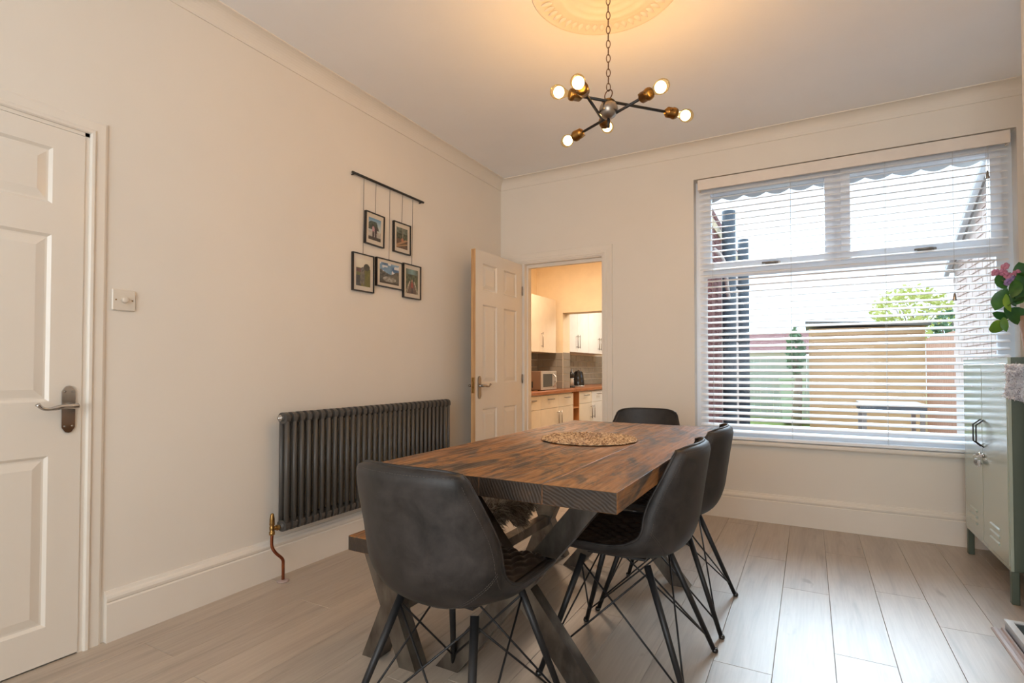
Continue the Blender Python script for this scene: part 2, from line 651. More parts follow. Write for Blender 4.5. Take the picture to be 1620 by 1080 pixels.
M['treeleaf'] = plain('tree_leaf', srgb(222, 220, 150), 0.8, c2=srgb(190, 198, 124), nscale=6)
M['bushleaf'] = plain('bush_leaf', srgb(118, 152, 118), 0.8, c2=srgb(92, 128, 96), nscale=6)
M['bark'] = plain('bark', srgb(150, 136, 122), 0.9)
M['awning'] = plain('awning_cloth', srgb(228, 232, 236), 0.9)

# ------------------------------------------------------------------ room shell
XL, XR, YB, YF, ZC = -2.465, 1.25, 4.235, -2.7, 2.80
CBX, CBY = 0.85, 3.20          # chimney breast face and far corner
DL, DR, DH = -2.218, -1.496, 2.02     # kitchen doorway
WL, WR, WB, WT = -0.76, 1.096, 0.565, 2.53   # window opening

# floor: slab + every plank a piece of its own
fl = MB().box(XL - .02, XR + .02, YF - .02, YB + .12, -0.10, -0.010).build('floor', M['gap'])
struct(fl, 'grey-brown oak laminate floor')
PW, PL = 0.1985, 1.29
joints = {-2: 2.80, -1: 2.13, 0: 3.01, 1: 2.405, 2: 3.17, 3: 2.87, 4: 2.2, -10: 1.745, -9: 2.42, -8: 1.2, -7: 2.05, -6: 2.75, -5: 1.55, -4: 2.3, -3: 1.72}
pmesh = {}
for k in range(-12, 7):
    xa, xb = -0.125 + (k) * PW, -0.125 + (k + 1) * PW
    xa, xb = max(xa, XL), min(xb, XR)
    if xb - xa < 0.02:
        continue
    j = joints.get(k, 1.0 + (k * 0.53) % 1.2)
    y = j - PL * 4
    while y < YB:
        ya, yb = max(y, YF), min(y + PL, YB - 0.002)
        if yb - ya > 0.02:
            MB().rbox(xa + .0005, xb - .0005, ya + .0005, yb - .0005, -0.009, 0.0, 0.0010).build('plank', M['laminate'], fl, fix=False)
        y += PL
ce = MB().box(XL - .02, XR + .02, YF - .02, YB + .12, ZC, ZC + .1).build('ceiling', M['ceiling'])
struct(ce)


def wall_with_hole(name, axis, a0, a1, u0, u1, z0, z1, holes, mat):
    """slab a0..a1 on axis ('x' or 'y'), u range, holes = [(u0,u1,z0,z1)]"""
    mb = MB()
    us = sorted({u0, u1, *[h[0] for h in holes], *[h[1] for h in holes]})
    for ua, ub in zip(us, us[1:]):
        cuts = sorted([(h[2], h[3]) for h in holes if h[0] <= ua + 1e-6 and h[1] >= ub - 1e-6])
        z = z0
        for (c0, c1) in cuts + [(z1, z1)]:
            if c0 > z + 1e-4:
                if axis == 'y':
                    mb.box(ua, ub, a0, a1, z, c0)
                else:
                    mb.box(a0, a1, ua, ub, z, c0)
            z = max(z, c1)
    return struct(mb.build(name, mat))


wall_with_hole('wall_left', 'x', XL - .12, XL, YF - .12, YB + .13, -.1, ZC, [(0.215, 1.035, -.1, 2.02)], M['wall'])
wb = wall_with_hole('wall_back', 'y', YB, YB + .13, -3.6, -1.15, -.1, ZC, [(DL - .03, DR + .03, -.1, DH + .03)], M['wall'])
wall_with_hole('wall_window', 'y', YB, YB + .30, -1.15, XR + .1, -.1, ZC, [(WL, WR, WB, WT)], M['wall'])
wall_with_hole('wall_right', 'x', XR, XR + .1, YF - .12, YB, -.1, ZC, [], M['wall'])
wall_with_hole('wall_front', 'y', YF - .12, YF, XL, XR, -.1, ZC, [], M['wall'])
ch = MB()
ch.box(CBX, XR, 2.55, CBY, 0.0, ZC)
ch.box(CBX, XR, 0.2, 1.75, 0.0, ZC)
ch.box(CBX, XR, 1.75, 2.55, 0.85, ZC)
ch.box(XR - .06, XR, 1.75, 2.55, 0, 0.85)
struct(ch.build('wall_chimney_breast', M['wall']))

struct(MB().box(XL - .8, XL - .78, .1, 1.15, -.1, 2.1).box(XL - .8, XL - .021, .1, 1.15, -.05, -.012).box(XL - .8, XL - .12, .08, .1, -.1, 2.1).box(XL - .8, XL - .12, 1.15, 1.17, -.1, 2.1).box(XL - .8, XL - .12, .1, 1.15, 2.08, 2.1).build('hall_light_block', M['wall']))  # unseen box added behind door_1 to block light leaking under the leaf


# coving
def cove_profile(s=1):
    pts = [(0.0, 2.718), (0.006, 2.718), (0.006, 2.726)]
    for i in range(9):
        a = i / 8 * pi / 2
        pts.append((0.074 - 0.068 * cos(a) + 0.0, 2.726 + 0.068 * sin(a)))
    pts += [(0.080, 2.794), (0.080, ZC), (0.0, ZC)]
    return pts


def cove(name, axis, wallpos, sgn, a0, a1):
    poly = [(wallpos + sgn * d, z) for d, z in cove_profile()]
    return struct(MB().prism(poly, axis, a0, a1).build(name, M['wall']))


cove('trim_1', 1, XL, 1, YF, YB)
cove('trim_2', 0, YB, -1, XL, XR)
cove('trim_3', 1, XR, -1, CBY, YB)


# baseboards
def base_profile():
    return [(0, 0), (0.024, 0), (0.024, .150), (0.020, .156), (0.024, .162), (0.025, .172), (0.020, .182), (0.012, .187), (0.008, .197), (0, .199)]


def skirting(name, axis, wallpos, sgn, a0, a1):
    poly = [(wallpos + sgn * d, z) for d, z in base_profile()]
    return struct(MB().prism(poly, axis, a0, a1).build(name, M['trim']))


skirting('baseboard_left', 1, XL, 1, 1.095, YB)
skirting('baseboard_back', 0, YB, -1, -1.40, XR)
skirting('baseboard_back_corner', 0, YB, -1, XL, -2.362)
skirting('baseboard_right', 1, XR, -1, CBY, YB)
skirting('baseboard_chimney', 1, CBX, -1, 2.95, CBY)

# ------------------------------------------------------------------ doors
PANELS_Z = ((0.14, 0.765), (0.965, 1.585), (1.70, 1.91))


def make_door(name, w, h, t, panel_us, zoff=0.0):
    """leaf in local x (from hinge 0 to w), thickness y -t/2..t/2, z 0.006..h"""
    mb = MB()
    z0 = 0.006
    us = [0.0]
    for a, b_ in panel_us:
        us += [a, b_]
    us.append(w)
    for i in range(0, len(us) - 1, 2):
        mb.box(us[i], us[i + 1], -t / 2, t / 2, z0, h)
    zs = [z0]
    for a, b_ in PANELS_Z:
        zs += [a + zoff, b_ + zoff]
    zs.append(h)
    for a, b_ in panel_us:
        for i in range(0, len(zs) - 1, 2):
            mb.box(a, b_, -t / 2, t / 2, zs[i], zs[i + 1])
    d = mb.build(name, M['white_gloss'])
    for a, b_ in panel_us:
        for za, zb in PANELS_Z:
            za, zb = za + zoff, zb + zoff
            p = MB()
            for s in (-1, 1):
                ring = []
                for (ins, dep) in ((0, 0.0), (0.010, 0.010), (0.016, 0.010), (0.045, 0.003), (0.050, 0.003)):
                    y = s * (t / 2 - dep)
                    ring.append([(a + ins, y, za + ins), (b_ - ins, y, za + ins), (b_ - ins, y, zb - ins), (a + ins, y, zb - ins)])
                vs = [q for r in ring for q in r]
                fs = []
                for i in range(len(ring) - 1):
                    for k in range(4):
                        k2 = (k + 1) % 4
                        fs.append((i * 4 + k, i * 4 + k2, (i + 1) * 4 + k2, (i + 1) * 4 + k))
                fs.append(tuple(range(len(vs) - 4, len(vs))))
                if s > 0:
                    fs = [f[::-1] for f in fs]
                p.add(vs, fs)
            p.build('door_panel', M['white_gloss'], d, fix=False)
    return d


def lever_set(d, u, z, side, t, direction, mat, scroll=True):
    """back plate + lever on local y side (-1/+1); lever points in direction along x"""
    y0 = side * t / 2
    hw, hh = 0.021, 0.086
    poly = []
    for sg in (1, -1):
        pts = [(hw, hh * .72), (hw * .97, hh * .80), (hw * .72, hh * .90), (hw * .45, hh * 1.0), (0, hh * 1.03)]
        pts = [(x, y * sg) for x, y in pts]
        mir = [(-x, y) for x, y in pts[:-1]][::-1]
        seq = pts + mir
        poly += seq if sg == 1 else seq[::-1][0:]
    # order: top arc right->left, then bottom arc left->right
    poly = [(u + x, z - .012 + yy) for x, yy in poly]
    pl = MB().prism(poly, 1, y0, y0 + side * 0.007).build('handle_plate', mat, d)
    sc = MB()
    for sx in (-1, 1):
        for zz in (.055, -.075):
            sc.lathe([(.0035, 0), (.0035, .0015), (0, .002)], 8, (u + sx * .012, y0 + side * .007, z + zz), (0, side, 0))
    sc.build('screw', M['sat_steel'], pl)
    lv = MB()
    lv.lathe([(.013, 0), (.013, .004), (.0085, .008), (.0085, .03)], 14, (u, y0 + side * .007, z), (0, side, 0))
    yy = y0 + side * .040
    path = [(u - direction * .018, yy, z + .001), (u, yy, z), (u + direction * .03, yy, z + .001), (u + direction * .065, yy, z - .006), (u + direction * .085, yy, z - .005),
            (u + direction * .098, yy, z + .004), (u + direction * .106, yy + side * .002, z + .013)]
    lv.tube(crom(path, 18), [.010] * 5 + [.0085] * 4 + [.0065] * 6 + [.007] * 2 + [.0085] * 2, 10)
    lv.build('lever', mat, d)


# door_1: closed, in the left wall
cols = ((0.10, 0.325), (0.435, 0.66))
d1 = make_door('door_1', 0.7605, 1.989, 0.040, cols)
lever_set(d1, 0.76 - .042, 0.945, -1, .04, -1, M['chrome'])
d1.location = (XL - .012, 0.245, 0)
d1.rotation_euler = (0, 0, radians(90))
struct(d1, 'white six-panel door at the left edge, closed, with chrome lever handle')
# frame + architrave of door_1
fr = MB()
for (ya, yb) in ((1.0065, 1.035), (0.215, 0.242)):
    fr.box(XL - .115, XL + .004, ya, yb, 0, 2.02)
fr.box(XL - .115, XL + .004, .215, 1.035, 1.992, 2.02)
struct(fr.build('door_frame_1', M['trim']))
arch = [(0, 0), (0, .010), (.005, .015), (.014, .016), (.019, .013), (.021, .009), (.052, .010), (.060, .007), (.062, 0)]


def mitre(prof_, wall, sgn, a, b, top, plane):
    mb = MB()
    n = len(prof_)
    vs = []
    for (p, z) in ((0, 0), (0, 1), (1, 1), (1, 0)):
        for u, d in prof_:
            h = a - u if p == 0 else b + u
            zz = 0.0 if z == 0 else top + u
            w = wall + sgn * d
            vs.append((w, h, zz) if plane == 'x' else (h, w, zz))
    fs = [(k * n + i, k * n + (i + 1) % n, (k + 1) * n + (i + 1) % n, (k + 1) * n + i) for k in range(3) for i in range(n)]
    return mb.add(vs, fs + [tuple(range(n)), tuple(range(4 * n - 1, 3 * n - 1, -1))])


def arch_v(mb, axis_pos, sgn, inner, dirn, z0, z1, plane):
    """vertical architrave; inner edge coordinate, growing in dirn; plane 'x' or 'y' = wall normal axis"""
    if plane == 'x':
        poly = [(axis_pos + sgn * d, inner + dirn * u) for u, d in arch]
    else:
        poly = [(inner + dirn * u, axis_pos + sgn * d) for u, d in arch]
    mb.prism(poly, 2, z0, z1)


def arch_h(mb, axis_pos, sgn, zin, a0, a1, plane):
    if plane == 'x':
        mb.prism([(axis_pos + sgn * d, zin + u) for u, d in arch], 1, a0, a1)
    else:
        mb.prism([(axis_pos + sgn * d, zin + u) for u, d in arch], 0, a0, a1)


struct(mitre(arch, XL, 1, 0.228, 1.022, 2.006, 'x').build('trim_5', M['trim']))

# kitchen doorway lining, stops, architrave
fr = MB()
fr.box(DL - .028, DL, YB - .002, YB + .13, 0, DH + .028)
fr.box(DR, DR + .028, YB - .002, YB + .13, 0, DH + .028)
fr.box(DL, DR, YB - .002, YB + .13, DH, DH + .028)
fr.box(DL, DR, YB + .045, YB + .085, DH - .028, DH)
fr.box(DL, DL + .012, YB + .045, YB + .085, 0, DH - .028)
fr.box(DR - .012, DR, YB + .045, YB + .085, 0, DH - .028)
fo = struct(fr.build('door_frame_2', M['trim']))
MB().box(DR - .0015, DR, YB + .012, YB + .036, .90, 1.06).build('strike_plate', M['sat_steel'], fo)
ar = MB()
arch = [(0, 0), (0, .006), (.006, .010), (.014, .010), (.018, .014), (.036, .014), (.040, .009), (.068, .013), (.080, .013), (.084, .006), (.084, 0)]
struct(mitre(arch, YB, -1, DL - .045, DR + .008, DH + .008, 'y').build('trim_6', M['trim']))
MB().box(DL, DR, YB - .0, YB + .13, -.1, 0.004).build('door_sill', M['filler'], fo)

# door_2: open into the room, almost parallel with the left wall
d2 = make_door('door_2', 0.765, 2.015, 0.040, ((0.105, 0.325), (0.44, 0.66)), 0.008)
MB().box(.765, .767, -.0195, .0195, .008, 2.014).build('door_edge', M['rawpine'], d2)
lever_set(d2, 0.765 - .052, 0.955, 1, .04, -1, M['sat_steel'])
lever_set(d2, 0.765 - .052, 0.955, -1, .04, -1, M['sat_steel'])
MB().box(.767, .7685, -.011, .011, .90, 1.02).build('latch_plate', M['brass'], d2)
d2.location = (-2.26, 4.228, 0)
d2.rotation_euler = (0, 0, radians(-90))
hg = MB()
for z in (.25, 1.0, 1.78):
    hg.tube([(-2.234, 4.222, z - .04), (-2.234, 4.222, z + .04)], .005, 8)
hg.build('hinge', M['sat_steel'], fo)
struct(d2, 'white six-panel door standing open into the room, with bare pine edge')

# ------------------------------------------------------------------ window_1
YW = 4.36
wf = MB()
GL = 0.05


def frame_rect(mb, x0, x1, z0, z1, t, y0, y1):
    mb.box(x0, x0 + t, y0, y1, z0, z1)
    mb.box(x1 - t, x1, y0, y1, z0, z1)
    mb.box(x0 + t, x1 - t, y0, y1, z0, z0 + t)
    mb.box(x0 + t, x1 - t, y0, y1, z1 - t, z1)


frame_rect(wf, WL, WR, WB + .008, WT, .07, YW - .03, YW + .04)
wf.box(WL + .07, WR - .07, YW - .03, YW + .04, 1.79, 1.85)      # transom
wf.box(.155, .205, YW - .03, YW + .04, 1.85, WT - .07)        # mullion
win = struct(wf.build('window_1', M['upvc']), 'white window with two top lights behind the blind')
for (xa, xb) in ((WL + .055, .160), (.200, WR - .055)):
    s = MB()
    frame_rect(s, xa, xb, 1.835, WT - .055, .055, YW - .055, YW - .028)
    frame_rect(s, xa + .045, xb - .045, 1.88, WT - .10, .012, YW - .028, YW + .01)
    so = s.build('sash', M['upvc'], win)
    MB().box(xa + .055, xb - .055, YW - .045, YW - .040, 1.89, WT - .11).build('pane', M['glass'], so)
    h = MB()
    xm = (xa + xb) / 2 + .05
    h.rbox(xm - .05, xm + .05, YW - .062, YW - .055, 1.842, 1.866, .003)
    h.tube([(xm + .03, YW - .062, 1.854), (xm + .03, YW - .085, 1.856), (xm + .01, YW - .09, 1.858), (xm - .07, YW - .088, 1.856)], .007, 8)
    h.build('window_handle', M['sat_steel'], so)
s = MB()
frame_rect(s, WL + .068, WR - .068, WB + .076, 1.792, .014, YW - .038, YW - .028)
s.build('glazing_bead', M['upvc'], win)
MB().box(WL + .07, WR - .07, YW - .002, YW + .003, WB + .078, 1.79).build('pane', M['glass'], win)
sill = MB()
sill.prism([(YB - .035, .540), (YB - .039, .548), (YB - .039, .560), (YB - .033, .566), (YW - .03, .566), (YW - .03, .540)], 0, WL - .05, WR + .05)
sill.build('window_sill', M['trim'], win)

# venetian blind
bl = thing('venetian_blind', (0.166, 4.22, .57), 'white horizontal-slat blind with cream headrail hanging in the window', 'blind')
BX0, BX1 = -.725, 1.062
MB().rbox(BX0, BX1, YB - .030, YB - .018, 2.435, 2.512, .002).build('valance', M['valance'], bl)
rr = MB()
rr.box(BX0, BX0 + .012, YB - .018, YB + .035, 2.435, 2.512)
rr.box(BX1 - .012, BX1, YB - .018, YB + .035, 2.435, 2.512)
rr.box(BX0 + .012, BX1 - .012, YB - .012, YB + .04, 2.455, 2.505)
rr.build('headrail', M['valance'], bl)
slat_me = None
TILT = radians(19)
NS = 41
YS = YB + .016
slots = [BX0 + .10, BX0 + .62, BX0 + 1.17, BX1 - .10]
for i in range(NS):
    z = .628 + i * (2.415 - .628) / (NS - 1)
    if slat_me is None:
        mb = MB()
        n = 4
        top, bot = [], []
        for j in range(n + 1):
            u = (j / n - .5)
            c = .0036 * (1 - 4 * u * u)
            top.append((u * .050 * cos(TILT), u * .050 * sin(TILT) + c + .0016))
            bot.append((u * .050 * cos(TILT), u * .050 * sin(TILT) + c - .0016))
        mb.prism(top + bot[::-1], 0, BX0 + .01 - .1685, BX1 - .01 - .1685)
        me_o = mb.build('slat', M['slat'], bl, world=False)
        slat_me = me_o.data
        o = me_o
    else:
        o = link('slat', slat_me, bl)
    o.location = Vector((.1685, YS, z)) - Vector(bl.location)
MB().rbox(BX0 + .01, BX1 - .01, YS - .026, YS + .026, .572, .592, .004).build('bottom_rail', M['slat'], bl)
for x in slots:
    c = MB()
    for yy in (YS - .0275, YS + .0275):
        c.tube([(x, yy, .592), (x, yy, 2.44)], .0009, 5)
    c.build('ladder_cord', M['cord'], bl)
for (x, zb) in ((.79, 1.55), (.955, 2.28)):
    c = MB().tube([(x, YB - .022, 2.437), (x, YB - .022, zb)], .0011, 5).build('pull_cord', M['cord'], bl)
    MB().lathe([(.003, .045), (.006, .04), (.0105, 0), (.010, -.003), (0, -.003)], 12, (x, YB - .022, zb - .04)).build('tassel', M['sat_steel'], c)

# ------------------------------------------------------------------ light switch
sw = thing('light_switch', (XL, 1.148, 1.367), 'square cream dimmer switch on the wall beside the closed door', 'light switch')
MB().rbox(XL + .0005, XL + .010, 1.148 - .043, 1.148 + .043, 1.367 - .043, 1.367 + .043, .003).build('face_plate', M['switch'], sw)
MB().lathe([(.012, 0), (.011, .014), (.009, .016), (0, .016)], 18, (XL + .010, 1.148, 1.367), (1, 0, 0)).build('dimmer_knob', M['switch'], sw)
for dy in (-.030, .030):
    MB().lathe([(.003, 0), (.003, .001), (0, .0012)], 8, (XL + .010, 1.148 + dy, 1.367), (1, 0, 0)).build('screw', M['brass'], sw)

# ------------------------------------------------------------------ hanging photo frames
rail = thing('hanging_rail', (XL + .02, 2.73, 2.295), 'thin black picture rail rod fixed high on the left wall', 'picture rail')
MB().tube([(XL + .022, 2.385, 2.295), (XL + .022, 3.078, 2.295)], .008, 10).build('rod', M['black_frame'], rail)
for y in (2.40, 3.055):
    MB().tube([(XL + .001, y, 2.288), (XL + .022, y, 2.288)], .005, 8).build('bracket', M['black_frame'], rail)


def hashn(i, j, s=0):
    v = sin(i * 12.9898 + j * 78.233 + s * 37.719) * 43758.5453
    return v - math.floor(v)


def vn(u, v, f, s=0):
    x, y = u * f, v * f
    i, j = math.floor(x), math.floor(y)
    a, b_ = x - i, y - j
    a, b_ = a * a * (3 - 2 * a), b_ * b_ * (3 - 2 * b_)
    return (hashn(i, j, s) * (1 - a) + hashn(i + 1, j, s) * a) * (1 - b_) + (hashn(i, j + 1, s) * (1 - a) + hashn(i + 1, j + 1, s) * a) * b_


def mixc(a, b_, t):
    t = max(0, min(1, t))
    return tuple(x * (1 - t) + y * t for x, y in zip(a, b_))


def blob(u, v, cu, cv, ru, rv):
    return ((u - cu) / ru) ** 2 + ((v - cv) / rv) ** 2 < 1


S = lambda r, g, b_: srgb(r, g, b_)[:3]


def pic_couple(u, v):            # two people before a dark rock and bright beach
    c = mixc(S(196, 206, 204), S(96, 150, 190), (v - .6) * 2.5)
    if v > .46 + .38 * (1 - abs(u - .42) * 2.1) * (.8 + .3 * vn(u, v, 9)) * 0 and v < .86 - 1.6 * max(0, u - .62) - .5 * max(0, .2 - u):
        if v > .42:
            c = mixc(S(44, 56, 54), S(92, 100, 84), vn(u, v, 14))
    if v < .42:
        c = mixc(S(214, 206, 196), S(150, 146, 140), vn(u, v, 8))
    if v < .16:
        c = mixc(S(90, 76, 62), S(60, 52, 44), vn(u, v, 12))
    for cx, top, body in ((.38, .66, S(196, 150, 158)), (.58, .60, S(70, 52, 60))):
        if blob(u, v, cx, top, .06, .045):
            c = S(70, 50, 42)
        if blob(u, v, cx, top - .17, .10, .15):
            c = body
        if blob(u, v, cx, top - .40, .075, .16):
            c = S(78, 58, 60)
    return c


def pic_log(u, v):               # fallen timber in a dark wood
    c = mixc(S(38, 44, 32), S(96, 100, 70), vn(u, v, 12))
    if v > .72:
        c = mixc(c, S(150, 160, 150), vn(u, v, 10) * .7)
    if abs(u - .56) < .05 and v > .35:
        c = mixc(S(150, 146, 130), S(110, 104, 90), vn(u, v, 20))
    if v < .45:
        c = mixc(S(120, 88, 60), S(74, 58, 44), vn(u, v, 13))
        if abs((v - .12) - (u * .35)) < .05 or abs((v - .05) - (u * .2)) < .03:
            c = S(176, 138, 98)
    if blob(u, v, .52, .42, .10, .10):
        c = S(184, 120, 84)
    return c


def pic_dog(u, v):               # grey curly dog sitting on grass
    c = mixc(S(214, 204, 176), S(230, 222, 200), v)
    if v < .68:
        c = mixc(S(126, 118, 46), S(98, 96, 40), vn(u, v, 9))
    if v > .50 and v < .66 and u < .6:
        c = mixc(S(118, 74, 52), S(86, 62, 46), vn(u, v, 15))
    if blob(u, v, .74, .72, .22, .13):
        c = mixc(S(54, 50, 36), S(80, 72, 44), vn(u, v, 16))
    if u < .34 and v < .4:
        c = mixc(S(40, 40, 34), S(74, 70, 56), vn(u, v, 12))
    if blob(u, v, .44, .34, .17, .24) or blob(u, v, .46, .60, .13, .11) or blob(u, v, .33, .14, .06, .10) or blob(u, v, .52, .12, .06, .10):
        c = mixc(S(136, 126, 106), S(84, 76, 62), vn(u, v, 26))
    if blob(u, v, .46, .57, .035, .025):
        c = S(30, 26, 24)
    return c


def pic_mountain(u, v):
    c = mixc(S(150, 186, 214), S(62, 106, 150), vn(u, v, 4) * 1.3)
    if vn(u, v, 6, 3) > .62:
        c = S(226, 228, 230)
    ridge = .72 - .9 * abs(u - .5) * (-1) * .5 - .14
    ridge = .46 + .42 * abs(u - .52)
    if v < ridge + .07 * (vn(u, 0, 12) - .5):
        c = mixc(S(56, 58, 52), S(112, 106, 92), vn(u, v, 13))
    if v < .34 and blob(u, v, .5, .22, .34, .14):
        c = mixc(S(190, 186, 176), S(120, 112, 96), vn(u, v, 16))
    if v < .10:
        c = S(70, 58, 46)
    return c


def pic_bridge(u, v):            # person on a wooden bridge in a gorge
    c = mixc(S(46, 56, 38), S(104, 110, 74), vn(u, v, 11))
    if v > .78:
        c = mixc(S(126, 164, 170), c, abs(u - .5) * 1.8)
    if v < .46 and abs(u - .5) < .42 - v * .55:
        c = mixc(S(122, 98, 84), S(92, 74, 64), vn(u, v * 4, 8))
    for s in (-1, 1):
        for k in (0, .12):
            if v < .52 and abs((u - .5) * s - (.44 - v * .55) - k * (1 - v * 1.6)) < .018:
                c = S(206, 196, 178)
    if blob(u, v, .5, .34, .11, .15):
        c = S(156, 74, 62)
    if blob(u, v, .5, .53, .05, .05):
        c = S(196, 150, 120)
    if blob(u, v, .46, .14, .035, .12) or blob(u, v, .55, .14, .035, .12):
        c = S(58, 50, 56)
    return c


def photo_frame(y0, y1, z0, z1, cordy, label, fn, tilt=0.0, land=False):
    cy, cz = (y0 + y1) / 2, (z0 + z1) / 2
    t = thing('photo_frame', (XL, cy, z0), label, 'picture frame', 'framed photos hanging from the rail on the left wall')
    x0, x1 = XL + .002, XL + .020
    b_ = .006
    rot = Matrix.Rotation(tilt, 4, 'X')

    def R(mb):
        mb.v = [tuple(rot @ (Vector(p) - Vector((0, cy, z1))) + Vector((0, cy, z1))) for p in mb.v]
        return mb
    mb = MB()
    mb.box(x0, x1, y0, y0 + b_, z0, z1).box(x0, x1, y1 - b_, y1, z0, z1)
    mb.box(x0, x1, y0 + b_, y1 - b_, z0, z0 + b_).box(x0, x1, y0 + b_, y1 - b_, z1 - b_, z1)
    R(mb).build('moulding', M['black_frame'], t)
    R(MB().box(x0, x0 + .010, y0 + b_, y1 - b_, z0 + b_, z1 - b_)).build('mount', M['mount'], t)
    my, mz = (.030, .034) if not land else (.034, .026)
    pu0, pu1, pz0, pz1 = y0 + my, y1 - my, z0 + mz, z1 - mz
    nu, nv = (36, 50) if not land else (56, 36)
    pm = MB()
    cols = []
    for i in range(nu + 1):
        for j in range(nv + 1):
            u, v = i / nu, j / nv
            pm.v.append((x0 + .0108, pu0 + (pu1 - pu0) * u, pz0 + (pz1 - pz0) * v))
            cols.append(fn(u, v))
    w = nv + 1
    for i in range(nu):
        for j in range(nv):
            pm.f.append((i * w + j, (i + 1) * w + j, (i + 1) * w + j + 1, i * w + j + 1))
            pm.sm.append(False)
    R(pm).build('photo_print', M['photo'], t, fix=False, colors=cols)
    R(MB().box(x0 + .014, x0 + .0155, y0 + b_, y1 - b_, z0 + b_, z1 - b_)).build('glazing', M['pic_glass'], t)
    MB().tube([(XL + .010, cordy, z1 - .004), (XL + .016, cordy, 2.286)], .0014, 5).build('cord', M['black_frame'], t)


photo_frame(2.508, 2.680, 1.882, 2.092, 2.598, 'small framed photo of two people on a beach, upper left', pic_couple, radians(-1.5))
photo_frame(2.770, 2.945, 1.882, 2.092, 2.857, 'small framed photo of fallen logs in a dark wood, upper right', pic_log)
photo_frame(2.400, 2.583, 1.572, 1.810, 2.490, 'framed photo of a curly grey dog sitting on grass', pic_dog)
photo_frame(2.605, 2.860, 1.627, 1.815, 2.730, 'landscape-format framed photo of mountains under blue sky', pic_mountain, land=True)
photo_frame(2.870, 3.060, 1.582, 1.822, 2.966, 'framed photo of a person in red on a wooden bridge', pic_bridge)

# ------------------------------------------------------------------ radiator
rd = thing('column_radiator', (XL + .06, 1.86, 0), 'long anthracite two-column radiator on the left wall with brass valve and copper pipe', 'radiator')
RX0, RX1 = XL + .045, XL + .045 + .066
rz0, rz1 = .245, .862
nsec = 32
ry0, pitch = 1.845, .0457
mb = MB()
for xc in (RX0 + .0125, RX1 - .0125):
    mb.tube([(xc, 0, rz0 + .014), (xc, 0, rz1 - .014)], .0125, 10)
for zc, sgn in ((rz1 - .030, 1), (rz0 + .030, -1)):
    # rounded header joining the two columns
    pts = []
    for i in range(13):
        a = pi * i / 12
        pts.append(((RX0 + RX1) / 2 + cos(a) * .0335, zc + sgn * (.004 + sin(a) * .024)))
    pts += [((RX0 + RX1) / 2 - .0335, zc - sgn * .016), ((RX0 + RX1) / 2 - .012, zc - sgn * .030), ((RX0 + RX1) / 2 + .012, zc - sgn * .030), ((RX0 + RX1) / 2 + .0335, zc - sgn * .016)]
    mb.prism(pts, 1, -.0125, .0125)
    mb.tube([((RX0 + RX1) / 2, -.0235, zc), ((RX0 + RX1) / 2, .0235, zc)], .018, 12)
sec = mb.build('radiator_section', M['anthracite'], rd, world=False)
sme = sec.data
sec.location = Vector((0, ry0 + .023, 0)) - Vector(rd.location)
for i in range(1, nsec):
    o = link('radiator_section', sme, rd)
    o.location = Vector((0, ry0 + .023 + i * pitch, 0)) - Vector(rd.location)
xm = (RX0 + RX1) / 2
MB().lathe([(.017, 0), (.017, .006), (.008, .008), (.008, .016), (.0, .018)], 12, (xm, ry0, rz1 - .030), (0, -1, 0)).build('bleed_plug', M['chrome'], rd)
vy = ry0 - .045
v = MB()
v.tube([(xm, ry0, rz0 + .03), (xm, vy, rz0 + .03)], .010, 10)
v.lathe([(.015, 0), (.015, .012), (.011, .013)], 6, (xm, ry0 - .008, rz0 + .03), (0, -1, 0), smooth=False)
v.lathe([(.012, -.03), (.014, -.028), (.014, -.014), (.011, -.012), (.013, 0), (.013, .012), (.010, .016), (.013, .022), (.012, .05), (.0085, .072), (.006, .078), (0, .080)], 14, (xm, vy, rz0 + .03))
v.build('brass_valve', M['brass'], rd)
MB().tube(crom([(xm, vy, rz0), (xm, vy, .19), (xm + .012, vy + .012, .155), (xm + .022, vy + .045, .115), (xm + .022, vy + .050, .08), (xm + .022, vy + .050, .004)], 24), .0078, 10).build('copper_pipe', M['copper'], rd)
MB().lathe([(.030, .0005), (.030, .004), (.024, .008), (.009, .010)], 20, (xm + .022, vy + .050, 0)).build('pipe_collar', M['pinkstrip'], rd)

# ------------------------------------------------------------------ dining table
TX, TY, TZ = -.852, 2.205, .77
tb = thing('dining_table', (TX, TY, 0), 'chunky rustic dark-stained timber dining table on crossed raw steel legs', 'table')
TW, TLn, TT = .842, 1.75, .056
bw = TW / 4
xs = [TX - TW / 2, TX - TW / 2 + .205, TX - TW / 2 + .425, TX - TW / 2 + .63, TX + TW / 2]
for i in range(4):
    mb = MB().rbox(xs[i] + .0002, xs[i + 1] - .0002, TY - TLn / 2, TY + TLn / 2, TZ - TT, TZ, .0009)
    o = mb.build('tabletop_board', M['table_top'], tb)
    o.data.materials.append(M['table_end'])
    for p in o.data.polygons:
        if abs(p.normal.y) > .9:
            p.material_index = 1
lx = TX - .013
for yy in (1.625, 2.785):
    for s in (1, -1):
        a = Vector((lx + s * .293, yy, 0.0))
        b_ = Vector((lx - s * .293, yy, TZ - TT - .006))
        # beam with horizontal cuts
        hw = .048
        off = .0 if s > 0 else .001
        y0, y1 = yy - .025 - off, yy + .025 + off
        poly = [(a.x - hw, 0.0), (a.x + hw, 0.0), (b_.x + hw, b_.z), (b_.x - hw, b_.z)]
        bv = MB().prism(poly, 1, y0, y1).build('leg_beam', M['steel_raw'], tb).modifiers.new('bevel', 'BEVEL')
        bv.width, bv.segments = .004, 2
    MB().box(lx - .36, lx + .36, yy - .045, yy + .045, TZ - TT - .006, TZ - TT - .0005).build('mounting_plate', M['steel_raw'], tb)

